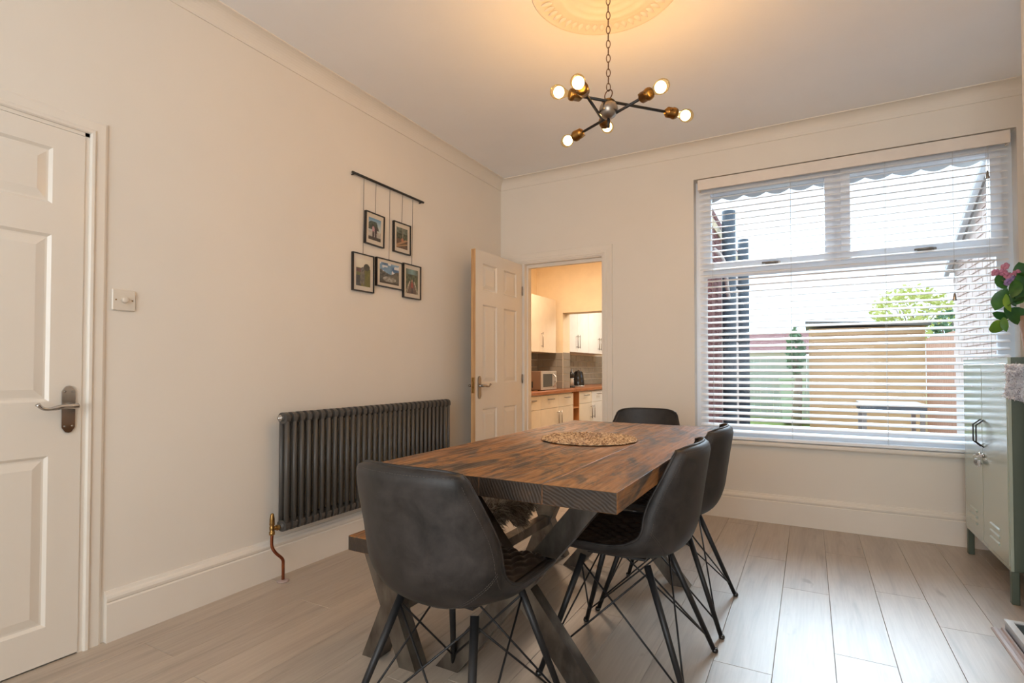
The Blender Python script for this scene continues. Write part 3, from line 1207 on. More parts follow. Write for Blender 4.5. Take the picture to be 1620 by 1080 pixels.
# ------------------------------------------------------------------ bench
BXc, BY0, BY1, BZ = -1.375, 1.475, 2.985, .46
bn = thing('bench', (BXc, (BY0 + BY1) / 2, 0), 'low rustic timber bench with crossed steel legs between radiator and table', 'bench')
for i, (xa, xb) in enumerate(((-1.522, -1.376), (-1.376, -1.228))):
    o = MB().rbox(xa + .0003, xb - .0003, BY0, BY1, BZ - .055, BZ, .0022).build('seat_board', M['table_top'], bn)
    o.data.materials.append(M['table_end'])
    for p in o.data.polygons:
        if abs(p.normal.y) > .9:
            p.material_index = 1
lxb = -1.368
for yy in (1.56, 2.90):
    for s in (1, -1):
        ax_, bx_ = lxb + s * .090, lxb - s * .090
        zt = BZ - .055 - .001
        hw = .038
        o2 = .0 if s > 0 else .001
        MB().prism([(ax_ - hw, 0.0), (ax_ + hw, 0.0), (bx_ + hw, zt), (bx_ - hw, zt)], 1, yy - .035 - o2, yy + .035 + o2).build('leg_beam', M['steel_raw'], bn).modifiers.new('bevel', 'BEVEL').width = .004
MB().box(lxb - .028, lxb + .028, 1.595, 2.865, .175, .225).build('stretcher', M['steel_raw'], bn)


# fur helper -----------------------------------------------------------
def fur_mesh(name, surf, n, length, width, pal, parent, base_cols, seed=1, droop=.6):
    """surf(u,v)->(point,normal). strands as thin curved strips, plus the base sheet"""
    rnd = random.Random(seed)
    mb = MB()
    cols = []
    nu, nv = 24, 24
    for sgn, off in ((1, 0.0), (-1, -.006)):
        base = len(mb.v)
        for i in range(nu + 1):
            for j in range(nv + 1):
                p, nn = surf(i / nu, j / nv)
                mb.v.append(tuple(p + nn * off))
                cols.append(base_cols)
        for i in range(nu):
            for j in range(nv):
                q = (base + i * (nv + 1) + j, base + (i + 1) * (nv + 1) + j, base + (i + 1) * (nv + 1) + j + 1, base + i * (nv + 1) + j + 1)
                mb.f.append(q if sgn > 0 else q[::-1])
                mb.sm.append(True)
    for k in range(n):
        u, v = rnd.random(), rnd.random()
        p, nn = surf(u, v)
        L = length * rnd.uniform(.6, 1.15)
        cl = vn(u, v, 9, seed)
        d = (nn * (.9) + Vector((rnd.gauss(0, .35), rnd.gauss(0, .35), rnd.gauss(0, .3) - droop * .5)) + Vector((cos(cl * 12), sin(cl * 12), 0)) * .35).normalized()
        sd = d.cross(Vector((rnd.gauss(0, 1), rnd.gauss(0, 1), rnd.gauss(0, 1)))).normalized() * width * rnd.uniform(.6, 1.3)
        p1 = p + d * L * .55
        p2 = p1 + (d + Vector((0, 0, -droop))).normalized() * L * .5
        n0 = len(mb.v)
        mb.v += [tuple(p - sd), tuple(p + sd), tuple(p1 + sd * .8), tuple(p1 - sd * .8), tuple(p2)]
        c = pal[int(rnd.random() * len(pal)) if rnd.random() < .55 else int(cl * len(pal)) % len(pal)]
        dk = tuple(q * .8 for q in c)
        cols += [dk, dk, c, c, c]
        mb.f += [(n0, n0 + 1, n0 + 2, n0 + 3), (n0 + 3, n0 + 2, n0 + 4)]
        mb.sm += [True, True]
    return mb.build(name, M['fur'], parent, fix=False, colors=cols)


def sheep_surf(u, v):
    """hide lying across the bench seat, hanging over the table-side edge; v along Y, u from wall side to hanging end"""
    y0, y1 = 2.04, 2.72
    w = .30 + .03 * sin(u * 5) - .06 * max(0, u - .6)
    yc = 2.15 + .03 * sin(u * 3)
    edge = .10 * max(0, u - .62) * sin(v * pi * 3 + 1)
    y = yc + (v - .5) * 2 * w * (1 - .20 * (u > .6) * (u - .6) * 2)
    xe = -1.218
    s = u * (.30 + .085 + edge)
    if s < .292:
        p = Vector((-1.512 + s, y, BZ + .012))
        nn = Vector((0, 0, 1))
    else:
        q = min(1, (s - .292) / .03)
        drop = s - .292
        p = Vector((xe + .010 * q, y, BZ + .010 - drop))
        nn = Vector((q, 0, 1 - q)).normalized()
    return p, nn


sk = thing('sheepskin_throw', (-1.30, 2.15, .46), 'shaggy grey-brown sheepskin draped over the bench and hanging down its side', 'throw')
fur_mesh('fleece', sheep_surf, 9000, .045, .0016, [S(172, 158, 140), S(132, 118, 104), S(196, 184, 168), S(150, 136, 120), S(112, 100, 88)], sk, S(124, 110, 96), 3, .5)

# ------------------------------------------------------------------ chairs
ST = [(.238, .455, .185, 0, .006), (.222, .474, .205, 0, .014), (.10, .466, .222, 0, .028), (-.02, .455, .230, .0, .046), (-.12, .458, .234, .03, .074),
      (-.182, .492, .234, .072, .076), (-.212, .555, .231, .098, .048), (-.226, .635, .225, .096, .020), (-.238, .715, .212, .076, .006), (-.249, .785, .194, .056, 0), (-.256, .832, .180, .048, -.004)]


def chair_pt(s, t, off=0.0):
    """s 0 front..1 top, t -1..1; returns the sitter-side surface point moved by off along the outward (away) normal"""
    k = s * (len(STS) - 1)
    i = min(int(k), len(STS) - 2)
    f = k - i
    a, b_ = STS[i], STS[i + 1]
    y, z, hw, cf, cu = [p * (1 - f) + q * f for p, q in zip(a, b_)]
    tt = abs(t)
    e = tt ** 2.4
    x = t * hw
    y += cf * e
    z += cu * e
    if s > .93:
        z -= .013 * ((s - .93) / .07) * tt ** 7
        x -= math.copysign(.007 * ((s - .93) / .07) * tt ** 7, t)
    if s < .08:
        q = (.08 - s) / .08
        y -= .05 * q * tt ** 6
        x -= math.copysign(.012 * q * tt ** 6, t)
    return Vector((x, y, z))


STS = crom(ST, 60)


def chair_n(s, t):
    h = .004
    a = chair_pt(min(1, s + h), t) - chair_pt(max(0, s - h), t)
    b_ = chair_pt(s, min(1, t + .02)) - chair_pt(s, max(-1, t - .02))
    n = a.cross(b_).normalized()    # toward the sitter
    return n


def make_chair(label):
    t = thing('dining_chair', (0, 0, 0), label, 'chair', 'matching dining chairs around the table')
    NS_, NT = 44, 28
    th = .030
    sh = MB()
    rim_in, rim_out = [], []
    ins = [[chair_pt(i / NS_, j / NT * 2 - 1) for j in range(NT + 1)] for i in range(NS_ + 1)]
    nor = [[chair_n(i / NS_, j / NT * 2 - 1) for j in range(NT + 1)] for i in range(NS_ + 1)]
    W = NT + 1
    vin, vout = [], []
    for i in range(NS_ + 1):
        for j in range(NT + 1):
            tt = abs(j / NT * 2 - 1)
            ed = min(1, (1 - tt) * 7, (NS_ - i) / 3 + .0, i / 3 + .0)
            thk = th * (.30 + .70 * math.sqrt(max(0, ed)))
            vin.append(ins[i][j])
            vout.append(ins[i][j] - nor[i][j] * thk)
    fs = [(i * W + j, (i + 1) * W + j, (i + 1) * W + j + 1, i * W + j + 1) for i in range(NS_) for j in range(NT)]
    n0 = len(vin)
    fo_ = [tuple(q + n0 for q in f[::-1]) for f in fs]
    loop = [j for j in range(W)] + [i * W + NT for i in range(1, NS_ + 1)] + [NS_ * W + j for j in range(NT - 1, -1, -1)] + [i * W for i in range(NS_ - 1, 0, -1)]
    side = [(loop[k], loop[(k + 1) % len(loop)], loop[(k + 1) % len(loop)] + n0, loop[k] + n0) for k in range(len(loop))]
    sh.add(vin + vout, fs + fo_ + side, True)
    shell = sh.build('shell', M['leather'], t, world=False)
    # piping round the rim
    pts = [(Vector(vin[q]) * .5 + Vector(vout[q]) * .5) + nor[q // W][q % W] * .002 for q in loop]
    MB().tube(pts, .0052, 6, closed=True).build('piping', M['leather'], t, world=False)
    # stitching: a double curved seam low on the outer back and one row under the rim
    stc = MB()

    def stitch(path):
        L = 0
        for a, b_ in zip(path, path[1:]):
            d = (b_ - a)
            n = max(1, int(d.length / .006))
            for q in range(n):
                p, r = a + d * (q + .15) / n, a + d * (q + .75) / n
                stc.tube([p, r], .0007, 4, caps=False)

    def outer(s, tt, e=.001):
        k = 1 - abs(tt)
        thk = th * (.30 + .70 * math.sqrt(max(0, min(1, k * 7, (1 - s) * NS_ / 3, s * NS_ / 3))))
        return chair_pt(s, tt) - chair_n(s, tt) * (thk + e)
    for dd in (0, .012):
        stitch([outer(.52 - .10 * (1 - abs(q / 20) ** 2) + dd, q / 20) for q in range(-19, 20)])
    stitch([outer(.965, q / 20) for q in range(-18, 19)])
    for sg in (-1, 1):
        stitch([outer(q / 40, sg * .93) for q in range(17, 38)])
    stc.build('stitching', M['thread'], t, world=False)
    # quilted pad on the seat and lower back
    pad = MB()

    def pfn(u, v):
        s = .035 + u * .50
        tt = (v * 2 - 1) * .86
        p, n = chair_pt(s, tt), chair_n(s, tt)
        e = min(1, u * 12, (1 - u) * 12, v * 10, (1 - v) * 10)
        a, b_ = u * 8.5, v * 7
        q = abs(sin((a + b_) * pi / 1)) * abs(sin((a - b_) * pi / 1))
        return p + n * (.003 + max(0, e) * (.004 + .013 * q ** .5))
    pad.grid(pfn, 78, 64)
    pad.build('quilted_pad', M['leather_dark'], t, world=False)
    # under-frame plate
    MB().box(-.12, .12, -.09, .12, .424, .432).build('seat_plate', M['black_metal'], t, world=False)
    tops = {(-1, -1): (-.135, -.10, .418), (1, -1): (.135, -.10, .418), (1, 1): (.135, .13, .418), (-1, 1): (-.135, .13, .418)}
    feet = {k: (k[0] * .232, k[1] * .262, 0.0) for k in tops}
    for k in ((-1, -1), (1, -1), (1, 1), (-1, 1)):
        a, b_ = Vector(tops[k]), Vector(feet[k])
        mb = MB().tube([a, b_ + (a - b_) * .03], [.0125, .0092], 12)
        leg = mb.build('leg', M['black_metal'], t, world=False)
        MB().lathe([(.009, .0), (.012, .003), (.012, .010), (.009, .016)], 12, (b_.x, b_.y, 0)).build('foot_glide', M['black_gloss'], leg, world=False)
    ks = [(-1, -1), (1, -1), (1, 1), (-1, 1)]
    for i in range(4):
        p, q = ks[i], ks[(i + 1) % 4]
        for a, b_ in ((p, q), (q, p)):
            hi = Vector(tops[a]) + (Vector(feet[a]) - Vector(tops[a])) * .05
            lo = Vector(tops[b_]) + (Vector(feet[b_]) - Vector(tops[b_])) * .86
            MB().tube([hi, lo], .0034, 6).build('cross_wire', M['black_metal'], t, world=False)
    return t


CH = [((-.925, 1.340), -4, 'grey leather dining chair nearest the camera, back turned, at near table end'),
      ((-.588, 1.962), 90, 'grey leather dining chair on the table window side, nearer of the two tucked in there'),
      ((-.580, 2.548), 90, 'grey leather dining chair on the table window side, farther one nearest the window'),
      ((-.905, 3.185), 180, 'grey leather dining chair at far table end, only its top rising above the table')]
c0 = make_chair(CH[0][2])
for i, ((x, y), rz, lab) in enumerate(CH):
    c = c0 if i == 0 else copy_tree(c0)
    c.location = (x, y, 0)
    c.rotation_euler = (0, 0, radians(rz))
    c['label'] = lab

# ------------------------------------------------------------------ woven placemat
pm = thing('woven_placemat', (-.862, 2.262, TZ), 'round woven seagrass placemat lying on the table', 'placemat')
R0 = .204
nr = 10
for i in range(nr):
    r = .010 + i * (R0 - .014) / (nr - 1)
    n = max(12, int(2 * pi * r / .0045))
    mb = MB()
    vs = []
    K = 8
    ph = random.random() * 6
    for q in range(n):
        a = 2 * pi * q / n
        wob = sin(a * max(3, n / 4.0) + ph)
        rr_ = r + .0022 * sin(a * 13 + ph) + .0012 * random.uniform(-1, 1)
        hh = .0085 + .0035 * wob + random.uniform(-.0012, .0018)
        for k2 in range(K):
            b_ = 2 * pi * k2 / K
            rad = rr_ + .0122 * cos(b_ + .5 * wob)
            vs.append((-.862 + rad * cos(a), 2.262 + rad * sin(a), max(TZ + .0004, TZ + .006 + hh * .5 * sin(b_) + .0022 * wob)))
    fs = [(q * K + k2, q * K + (k2 + 1) % K, ((q + 1) % n) * K + (k2 + 1) % K, ((q + 1) % n) * K + k2) for q in range(n) for k2 in range(K)]
    mb.add(vs, fs, False)
    mb.build('woven_ring', M['jute'], pm)

# ------------------------------------------------------------------ ceiling rose and pendant
RX, RY = -.785, 2.285
rs = MB()
prof = [(.0, -.004), (.045, -.004), (.048, -.026), (.062, -.030), (.075, -.018), (.100, -.012), (.112, -.020), (.124, -.010), (.150, -.014), (.162, -.022), (.176, -.010), (.200, -.016),
        (.212, -.022), (.226, -.008), (.238, -.012), (.246, -.008), (.300, -.007), (.322, -.012), (.334, -.010), (.340, -.0005)]
rs.lathe([(r, h * .6) for r, h in prof], 72, (RX, RY, ZC))
rose = tag(rs.build('ceiling_rose', M['plaster']), 'round moulded plaster rose on the ceiling above the pendant', 'ceiling rose')
lf = None
for k in range(48):
    a = 2 * pi * k / 48
    mb = MB()
    c = Vector((RX + .275 * cos(a), RY + .275 * sin(a), ZC - .007))
    rdv, tg = Vector((cos(a), sin(a), 0)), Vector((-sin(a), cos(a), 0))
    vs = []
    for (q, w_, h) in ((-.026, .002, 0), (-.014, .012, .004), (0, .014, .007), (.014, .009, .006), (.030, .001, 0)):
        vs += [c + rdv * q - tg * w_, c + rdv * q + tg * w_ * .1 - Vector((0, 0, h + .002)), c + rdv * q + tg * w_]
    fs = []
    for q in range(4):
        fs += [(q * 3, q * 3 + 1, q * 3 + 4, q * 3 + 3), (q * 3 + 1, q * 3 + 2, q * 3 + 5, q * 3 + 4)]
    mb.add(vs, fs, True)
    mb.build('plaster_leaf', M['plaster'], rose, fix=False)

HX, HY, HZ = -.775, 2.29, 2.245
pd = thing('pendant_light', (HX, HY, ZC), 'black sputnik pendant with six glowing bulbs hanging on a chain', 'pendant light')
MB().ball((HX, HY, HZ), .042, 20, 12).build('hub', M['sat_steel'], pd)
MB().lathe([(.012, .034), (.030, .036), (.018, .046), (.006, .05)], 16, (HX, HY, HZ)).build('hub_cap', M['bronze'], pd)
MB().tube([(HX, HY, HZ - .035), (HX, HY, HZ - .080)], .007, 8).build('hub_stem', M['black_metal'], pd)
ring = MB()
ring.tube([(HX + .021 * cos(a * pi / 10), HY - .010 * cos(a * pi / 10), HZ + .068 + .021 * sin(a * pi / 10)) for a in range(20)], .0026, 6, closed=True)
ring.build('hanging_ring', M['chain'], pd)
MB().lathe([(.040, 0), (.040, -.003), (.012, -.008), (0, -.008)], 24, (HX, HY, ZC - .016)).build('ceiling_cup', M['bronze'], pd)
z = HZ + .088
kk = 0
while z < ZC - .045:
    pts = []
    L, Wd = .0185, .0085
    for a in range(16):
        t_ = 2 * pi * a / 16
        dx = Wd * cos(t_)
        dz = L * sin(t_)
        ang = radians(25) if kk % 2 == 0 else radians(115)
        pts.append((HX + dx * cos(ang), HY + dx * sin(ang), z + L - .004 + dz))
    MB().tube(pts, .0020, 6, closed=True).build('chain_link', M['chain'], pd)
    z += .0325
    kk += 1


def bulb_profile():
    return [(.0, .0), (.012, .0), (.013, .012), (.014, .020), (.020, .032), (.028, .048), (.030, .062), (.028, .076), (.019, .089), (.008, .094), (0, .095)]


ARMS = [((-.935, 2.092, 2.276), (-.492, 2.574, 2.272)), ((-1.046, 2.454, 2.222), (-.513, 2.18, 2.232)), ((-.766, 1.904, 2.185), (-.855, 2.509, 2.272))]
for a, b_ in ARMS:
    a, b_ = Vector(a), Vector(b_)
    m_ = (a + b_) / 2
    d = (b_ - a).normalized()
    ca, cb = a + d * .115, b_ - d * .115
    arm = MB().tube([ca, cb], .0065, 10).build('arm', M['black_metal'], pd)
    for p, dr in ((a, -d), (b_, d)):
        base = p - dr * .062          # bulb centre is 0.062 along from its base
        sk_ = MB().lathe([(.007, -.058), (.012, -.054), (.020, -.046), (.0235, -.042), (.0235, -.014), (.026, -.012), (.026, -.002), (.0235, 0), (.0235, .004), (.015, .005)], 16, base, dr)
        so = sk_.build('lamp_holder', M['bronze'], pd)
        kn = dr.cross(Vector((0, 0, 1))).normalized()
        MB().tube([base - dr * .034, base - dr * .034 + kn * .032], .004, 8).build('switch_key', M['bronze'], so)
        bo = MB().lathe(bulb_profile(), 20, base, dr).build('bulb', M['bulb'], pd)
        MB().ball(tuple(p - dr * .006), .0235, 14, 10, (1, 1, 1)).build('filament', M['glow'], bo)
        L = bpy.data.lights.new('bulb_light', 'POINT')
        L.energy = 18
        L.color = (1.0, 0.53, 0.15)
        L.shadow_soft_size = .024
        lo = bpy.data.objects.new('bulb_light', L)
        COL.objects.link(lo)
        lo.location = p
        for ob_ in (bo.children[0],):
            ob_.visible_shadow = True

# ------------------------------------------------------------------ locker cabinet
LX0, LX1, LY0, LY1, LZ0, LZ1 = .805, 1.19, 3.292, 4.10, .152, 1.14
lk = thing('locker_cabinet', ((LX0 + LX1) / 2, (LY0 + LY1) / 2, 0), 'sage green metal two-door locker cabinet on legs right of the window', 'cabinet')
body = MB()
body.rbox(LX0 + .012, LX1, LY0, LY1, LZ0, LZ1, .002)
body.build('body', M['sage_shaded'], lk)
fr = MB()
fr.box(LX0, LX0 + .012, LY0, LY1, LZ1 - .026, LZ1 - .0005)
fr.box(LX0, LX0 + .012, LY0, LY1, LZ0 + .0005, LZ0 + .016)
fr.box(LX0, LX0 + .012, LY0, LY0 + .010, LZ0 + .016, LZ1 - .026)
fr.box(LX0, LX0 + .012, LY1 - .010, LY1, LZ0 + .016, LZ1 - .026)
fr.build('face_frame', M['sage'], lk)
ym = 3.715
for (ya, yb, hs) in ((LY0 + .011, ym - .002, 1), (ym + .003, LY1 - .011, -1)):
    d = MB().rbox(LX0 - .003, LX0 + .010, ya, yb, LZ0 + .018, LZ1 - .029, .002).build('locker_door', M['sage'], lk)
    # louvres near the bottom
    mid = (ya + yb) / 2
    for q in range(3):
        zz = .235 + q * .034
        lv = MB()
        lv.prism([(LX0 - .003, zz - .007), (LX0 - .010, zz - .004), (LX0 - .010, zz + .002), (LX0 - .003, zz + .007)], 1, mid - .075, mid + .075)
        lv.build('louvre', M['sage'], d)
    hy = ym + (-.028 if hs > 0 else .030)
    # hexagonal bow handle standing off the door
    hz0, hz1 = .672, .815
    mb = MB().tube([(LX0 - .003, hy, hz0), (LX0 - .034, hy, hz0 + .028), (LX0 - .034, hy, hz1 - .028), (LX0 - .003, hy, hz1)], .0036, 8)
    mb.build('bow_handle', M['black_metal'], d)
    ly = ym + (-.030 if hs > 0 else .030)
    lo_ = MB().lathe([(.011, 0), (.011, .006), (.008, .010), (0, .010)], 14, (LX0 - .003, ly, .628), (-1, 0, 0)).build('lock', M['chrome'], d)
    ky = MB()
    ky.box(LX0 - .024, LX0 - .012, ly - .001, ly + .001, .622, .634)
    ky.tube([(LX0 - .026 + .010 * cos(a * pi / 8), ly, .612 + .012 * sin(a * pi / 8)) for a in range(16)], .0012, 5, closed=True)
    ky.box(LX0 - .030, LX0 - .020, ly - .010, ly + .006, .570, .602)
    ky.ball((LX0 - .022, ly + .010, .585), .011, 8, 6)
    ky.build('key', M['sat_steel'], lo_)
    lab_ = MB().box(LX0 - .0036, LX0 - .003, mid - .018, mid + .018, .985, .992)
    lab_.build('nameplate_slot', M['sat_steel'], d)
for (x, y) in ((LX0 + .002, LY0 + .002), (LX0 + .002, LY1 - .032), (LX1 - .032, LY0 + .002), (LX1 - .032, LY1 - .032)):
    MB().rbox(x, x + .030, y, y + .030, 0.0, LZ0, .003).build('leg', M['sage_shaded'], lk)


# fluffy white throw against the near end of the locker
def throw_surf(u, v):
    x = .792 + u * .36
    bot = .955 - .03 * sin(u * 4)
    z = 1.108 - v * (1.108 - bot)
    bul = .022 * sin(min(1, v * 1.15) * pi) + .012 * sin(u * 15 + v * 5) * .5
    wrap = max(0, .06 - u) / .06
    p = Vector((x, LY0 - .012 - bul + wrap * .004, z))
    return p, Vector((-wrap * .4, -1, .15)).normalized()


tw = thing('faux_fur_throw', (.97, 3.26, .96), 'fluffy white and grey faux fur throw hanging at the near end of the locker', 'throw')
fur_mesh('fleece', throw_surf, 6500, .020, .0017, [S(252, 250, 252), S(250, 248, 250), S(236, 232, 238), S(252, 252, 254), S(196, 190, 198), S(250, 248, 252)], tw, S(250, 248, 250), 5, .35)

# potted plant on the locker
PX, PY = 1.055, 3.78
pt = thing('potted_plant', (PX, PY, LZ1), 'leafy plant with pink and purple flowers in a pale terracotta pot on the locker', 'plant')
MB().lathe([(0, 0.001), (.055, .001), (.060, .010), (.072, .13), (.082, .20), (.086, .205), (.086, .225), (.076, .225), (.070, .19), (0, .19)], 28, (PX, PY, LZ1)).build('pot', M['pot'], pt)


def leaf_obj(base, tip, w, mat, roll=0.0):
    base, tip = Vector(base), Vector(tip)
    d = tip - base
    L = d.length
    d.normalize()
    sd = d.cross(Vector((0, 0, 1)))
    if sd.length < .1:
        sd = Vector((0, 1, 0))
    sd = (Matrix.Rotation(roll, 3, d) @ sd.normalized())
    nn = sd.cross(d)
    vs = []
    prof_ = [(0, .05), (.12, .55), (.3, .92), (.5, 1), (.7, .88), (.87, .52), (1, .04)]
    for (q, ww) in prof_:
        cc = base + d * L * q + nn * (.10 * L * sin(q * pi))
        vs += [cc - sd * w / 2 * ww + nn * .10 * w * ww, cc, cc + sd * w / 2 * ww + nn * .10 * w * ww]
    fs = []
    for q in range(len(prof_) - 1):
        fs += [(q * 3, q * 3 + 1, q * 3 + 4, q * 3 + 3), (q * 3 + 1, q * 3 + 2, q * 3 + 5, q * 3 + 4)]
    return MB().add(vs, fs, True).build('leaf', mat, pt, fix=False)


rnd = random.Random(11)
# pixel-measured leaves at the left of the plant, standing in the plane y ~ 3.75
LEAVES = [((.925, 1.51), (.895, 1.405), .075, 'leaf'), ((.955, 1.40), (.880, 1.27), .0, ''), ]
leafspec = [
    # centre (x,z), direction (dx,dz), length, width, material
    ((.905, 1.555), (-.25, 1), .100, .060, 'leaf_dark'), ((.895, 1.455), (-.45, -1), .125, .070, 'leaf'), ((.925, 1.435), (.15, -1), .100, .035, 'leaf_lime'),
    ((.940, 1.505), (-.1, -1), .095, .062, 'leaf'), ((.955, 1.455), (.1, -1), .085, .050, 'leaf_dark'), ((.905, 1.375), (-1, .25), .085, .050, 'leaf_dark'),
    ((.935, 1.365), (.6, -1), .110, .075, 'leaf_dark'), ((.882, 1.305), (-1, -.2), .085, .075, 'leaf_lime'), ((.905, 1.32), (.1, -1), .080, .035, 'leaf'),
    ((.975, 1.545), (.3, 1), .110, .075, 'leaf_dark'), ((.985, 1.60), (-.3, 1), .10, .07, 'leaf_dark'), ((.975, 1.47), (-.4, -1), .10, .07, 'leaf'), ((.975, 1.385), (-.7, .5), .09, .06, 'leaf_dark')]
for (cx_, cz_), (dx, dz), L, w_, mt in leafspec:
    d = Vector((dx, rnd.uniform(-.25, .25), dz)).normalized()
    cyy = PY - .03 + rnd.uniform(-.04, .03)
    c_ = Vector((cx_, cyy, cz_))
    leaf_obj(c_ - d * L / 2, c_ + d * L / 2, w_, M[mt], radians(rnd.uniform(60, 110)))
for q in range(16):
    a = rnd.uniform(0, 2 * pi)
    r = rnd.uniform(.04, .15)
    z0_ = rnd.uniform(1.40, 1.66)
    bpt = Vector((PX + r * .5 * cos(a), PY + r * .5 * sin(a), z0_))
    leaf_obj(bpt, bpt + Vector((cos(a) * .09, sin(a) * .09, rnd.uniform(-.05, .07))), .065, M[('leaf', 'leaf_dark', 'leaf_lime')[q % 3]], rnd.uniform(-.5, .5))
stm = MB()
for (tx, ty, tz) in ((.90, PY - .02, 1.56), (.885, PY - .02, 1.33), (.94, PY, 1.60), (1.02, PY + .03, 1.66), (1.10, PY - .05, 1.6), (1.15, PY + .02, 1.55)):
    stm.tube(crom([(PX, PY, 1.33), ((PX * .6 + tx * .4), (PY + ty) / 2, 1.33 + (tz - 1.33) * .6 + .03), (tx, ty, tz)], 10), .0028, 6)
stm.build('stem', M['stem'], pt)
for (fx, fz, mt) in ((.905, 1.60, 'pinkflower'), (.925, 1.58, 'pinkflower'), (.915, 1.63, 'pinkflower'), (.875, 1.60, 'pinkflower'), (.94, 1.56, 'purpleflower'), (.955, 1.545, 'purpleflower'), (.925, 1.545, 'purpleflower'), (.96, 1.59, 'pinkflower'), (1.02, 1.69, 'pinkflower')):
    mb = MB()
    for q in range(6):
        a = q * pi / 3 + rnd.random()
        t_ = rnd.uniform(-.5, .6)
        dd = Vector((cos(a), -.4 + .4 * sin(a * 2), sin(a))).normalized()
        c_ = Vector((fx, PY - .03, fz))
        mb.ball(tuple(c_ + dd * .011), .010, 6, 4, (1, .5, 1))
    mb.build('flower', M[mt], pt)

# ------------------------------------------------------------------ fireplace hearth and floor threshold
he = thing('fireplace_hearth', (.78, 2.3, 0), 'low steel-edged hearth with a mirror-dark glass top at the right edge', 'hearth')
HX0, HX1, HY0, HY1 = .700, CBX - .001, 1.45, 2.955
MB().rbox(HX0, HX1, HY0, HY1, .0005, .040, .002).build('plinth', M['hearth_side'], he)
rim = MB()
frame_t = .022
for (a, b_, c, d) in ((HX0 - .002, HX0 + frame_t, HY0, HY1 + .002), (HX0 + frame_t, HX1, HY1 - frame_t + .002, HY1 + .002), (HX0 + frame_t, HX1, HY0, HY0 + frame_t)):
    rim.box(a, b_, c, d, .040, .048)
rim.build('rim', M['white_metal'], he)
MB().box(HX0 + frame_t, HX1, HY0 + frame_t, HY1 - frame_t + .002, .040, .044).build('glass_top', M['hearth_top'], he)
rv = MB()
for y in (2.2, 2.75):
    rv.lathe([(.0035, 0), (.003, .0015), (0, .002)], 8, (HX0 + .010, y, .048))
rv.build('rivet', M['black_metal'], he)
th_ = MB()
th_.prism([(.655, .0), (.655, .004), (.660, .008), (.672, .009), (.676, .005), (.686, .005), (.690, .012), (.697, .012), (.697, 0)], 1, 1.40, 2.955)
struct(th_.build('trim_7', M['pinkstrip']), 'narrow floor threshold strip beside the hearth')

# ------------------------------------------------------------------ kitchen
KX0, KX1, KY0, KY1, KZ0, KZ1 = -3.38, -1.15, YB + .13, 10.4, -.10, 2.72
struct(MB().box(KX0 - .1, KX1, KY0, KY1, KZ0 - .1, KZ0).build('floor_kitchen', M['kfloor']))
struct(MB().box(KX0 - .1, KX1 + .2, KY0, KY1 + .1, KZ1, KZ1 + .1).build('ceiling_kitchen', M['kwall']))
kwl = struct(MB().box(KX0 - .12, KX0, KY0 - .13, KY1, KZ0, KZ1).build('wall_kitchen_left', M['kwall']))
struct(MB().box(KX0 - .1, KX1 + .2, KY1, KY1 + .1, KZ0, KZ1).build('wall_kitchen_end', M['kwall']))
# cross wall with opening: nib at the left, beam over
CW0, CW1 = 6.82, 7.06
kc = MB()
kc.box(KX0, -2.975, CW0, CW1, KZ0, 1.862)
kc.box(KX0, KX1, CW0, CW1, 1.862, KZ1)
kcw = struct(kc.build('wall_kitchen_cross', M['kwall']))
# side wall of the extension (its outside shows through the dining window)
ew = wall_with_hole('wall_kitchen_right', 'x', KX1, KX1 + .18, YB + .30, KY1 + .1, -.2, 2.95, [(7.35, 8.35, .85, 2.0)], M['brick_red'])
inn = wall_with_hole('wall_kitchen_right_plaster', 'x', KX1 - .01, KX1 - .001, KY0, KY1, KZ0, KZ1, [(7.35, 8.35, .85, 2.0)], M['kwall'])
w3 = MB()
for (a, b_, c, d) in ((7.35, 8.35, .85, .91), (7.35, 8.35, 1.94, 2.0), (7.35, 7.41, .91, 1.94), (8.29, 8.35, .91, 1.94), (7.82, 7.88, .91, 1.94)):
    w3.box(KX1 + .06, KX1 + .12, a, b_, c, d)
w3 = struct(w3.build('window_3', M['upvc']))
MB().box(KX1 + .085, KX1 + .09, 7.41, 8.29, .91, 1.94).build('pane', M['glass'], w3)

# metro tiles: left wall, both sections, and the nib face
TS = []


def tile_run(x, ya, yb, za, zb, parent, axis='x', xr=None):
    row = 0
    z = za
    while z < zb - .02:
        off = .1 if row % 2 else 0
        y = ya - off
        while y < yb:
            a, b_ = max(y, ya), min(y + .2, yb)
            if b_ - a > .02:
                if axis == 'x':
                    MB().rbox(x, x + .007, a + .004, b_ - .004, z + .004, min(z + .1, zb) - .004, .002).build('tile', M['tile'], parent, fix=False)
                else:
                    MB().rbox(a + .0015, b_ - .0015, x - .007, x, z + .0015, min(z + .1, zb) - .0015, .002).build('tile', M['tile'], parent, fix=False)
            y += .2
        z += .1
        row += 1


gr = MB()
gr.box(KX0, KX0 + .004, 5.3, CW0, .815, 1.31)
gr.box(KX0, KX0 + .004, CW1, 9.65, .815, 1.335)
gr.box(KX0, -2.975, CW0 - .004, CW0, .815, 1.31)
gr = gr.build('grout_bed', M['grout'], kwl)
tile_run(KX0 + .003, 5.45, CW0 - .01, .815, 1.31, kwl)
tile_run(KX0 + .003, CW1, 9.6, .815, 1.33, kwl)
tile_run(CW0 - .003, KX0 + .01, -2.976, .815, 1.31, kcw, 'y')
# tiled opening jamb
tj = MB()
for q in range(5):
    tj.rbox(-2.977, -2.969, CW0 + .002, CW1 - .002, .8165 + q * .1, .9135 + q * .1, .002)
tj.build('jamb_tile', M['tile'], kcw)

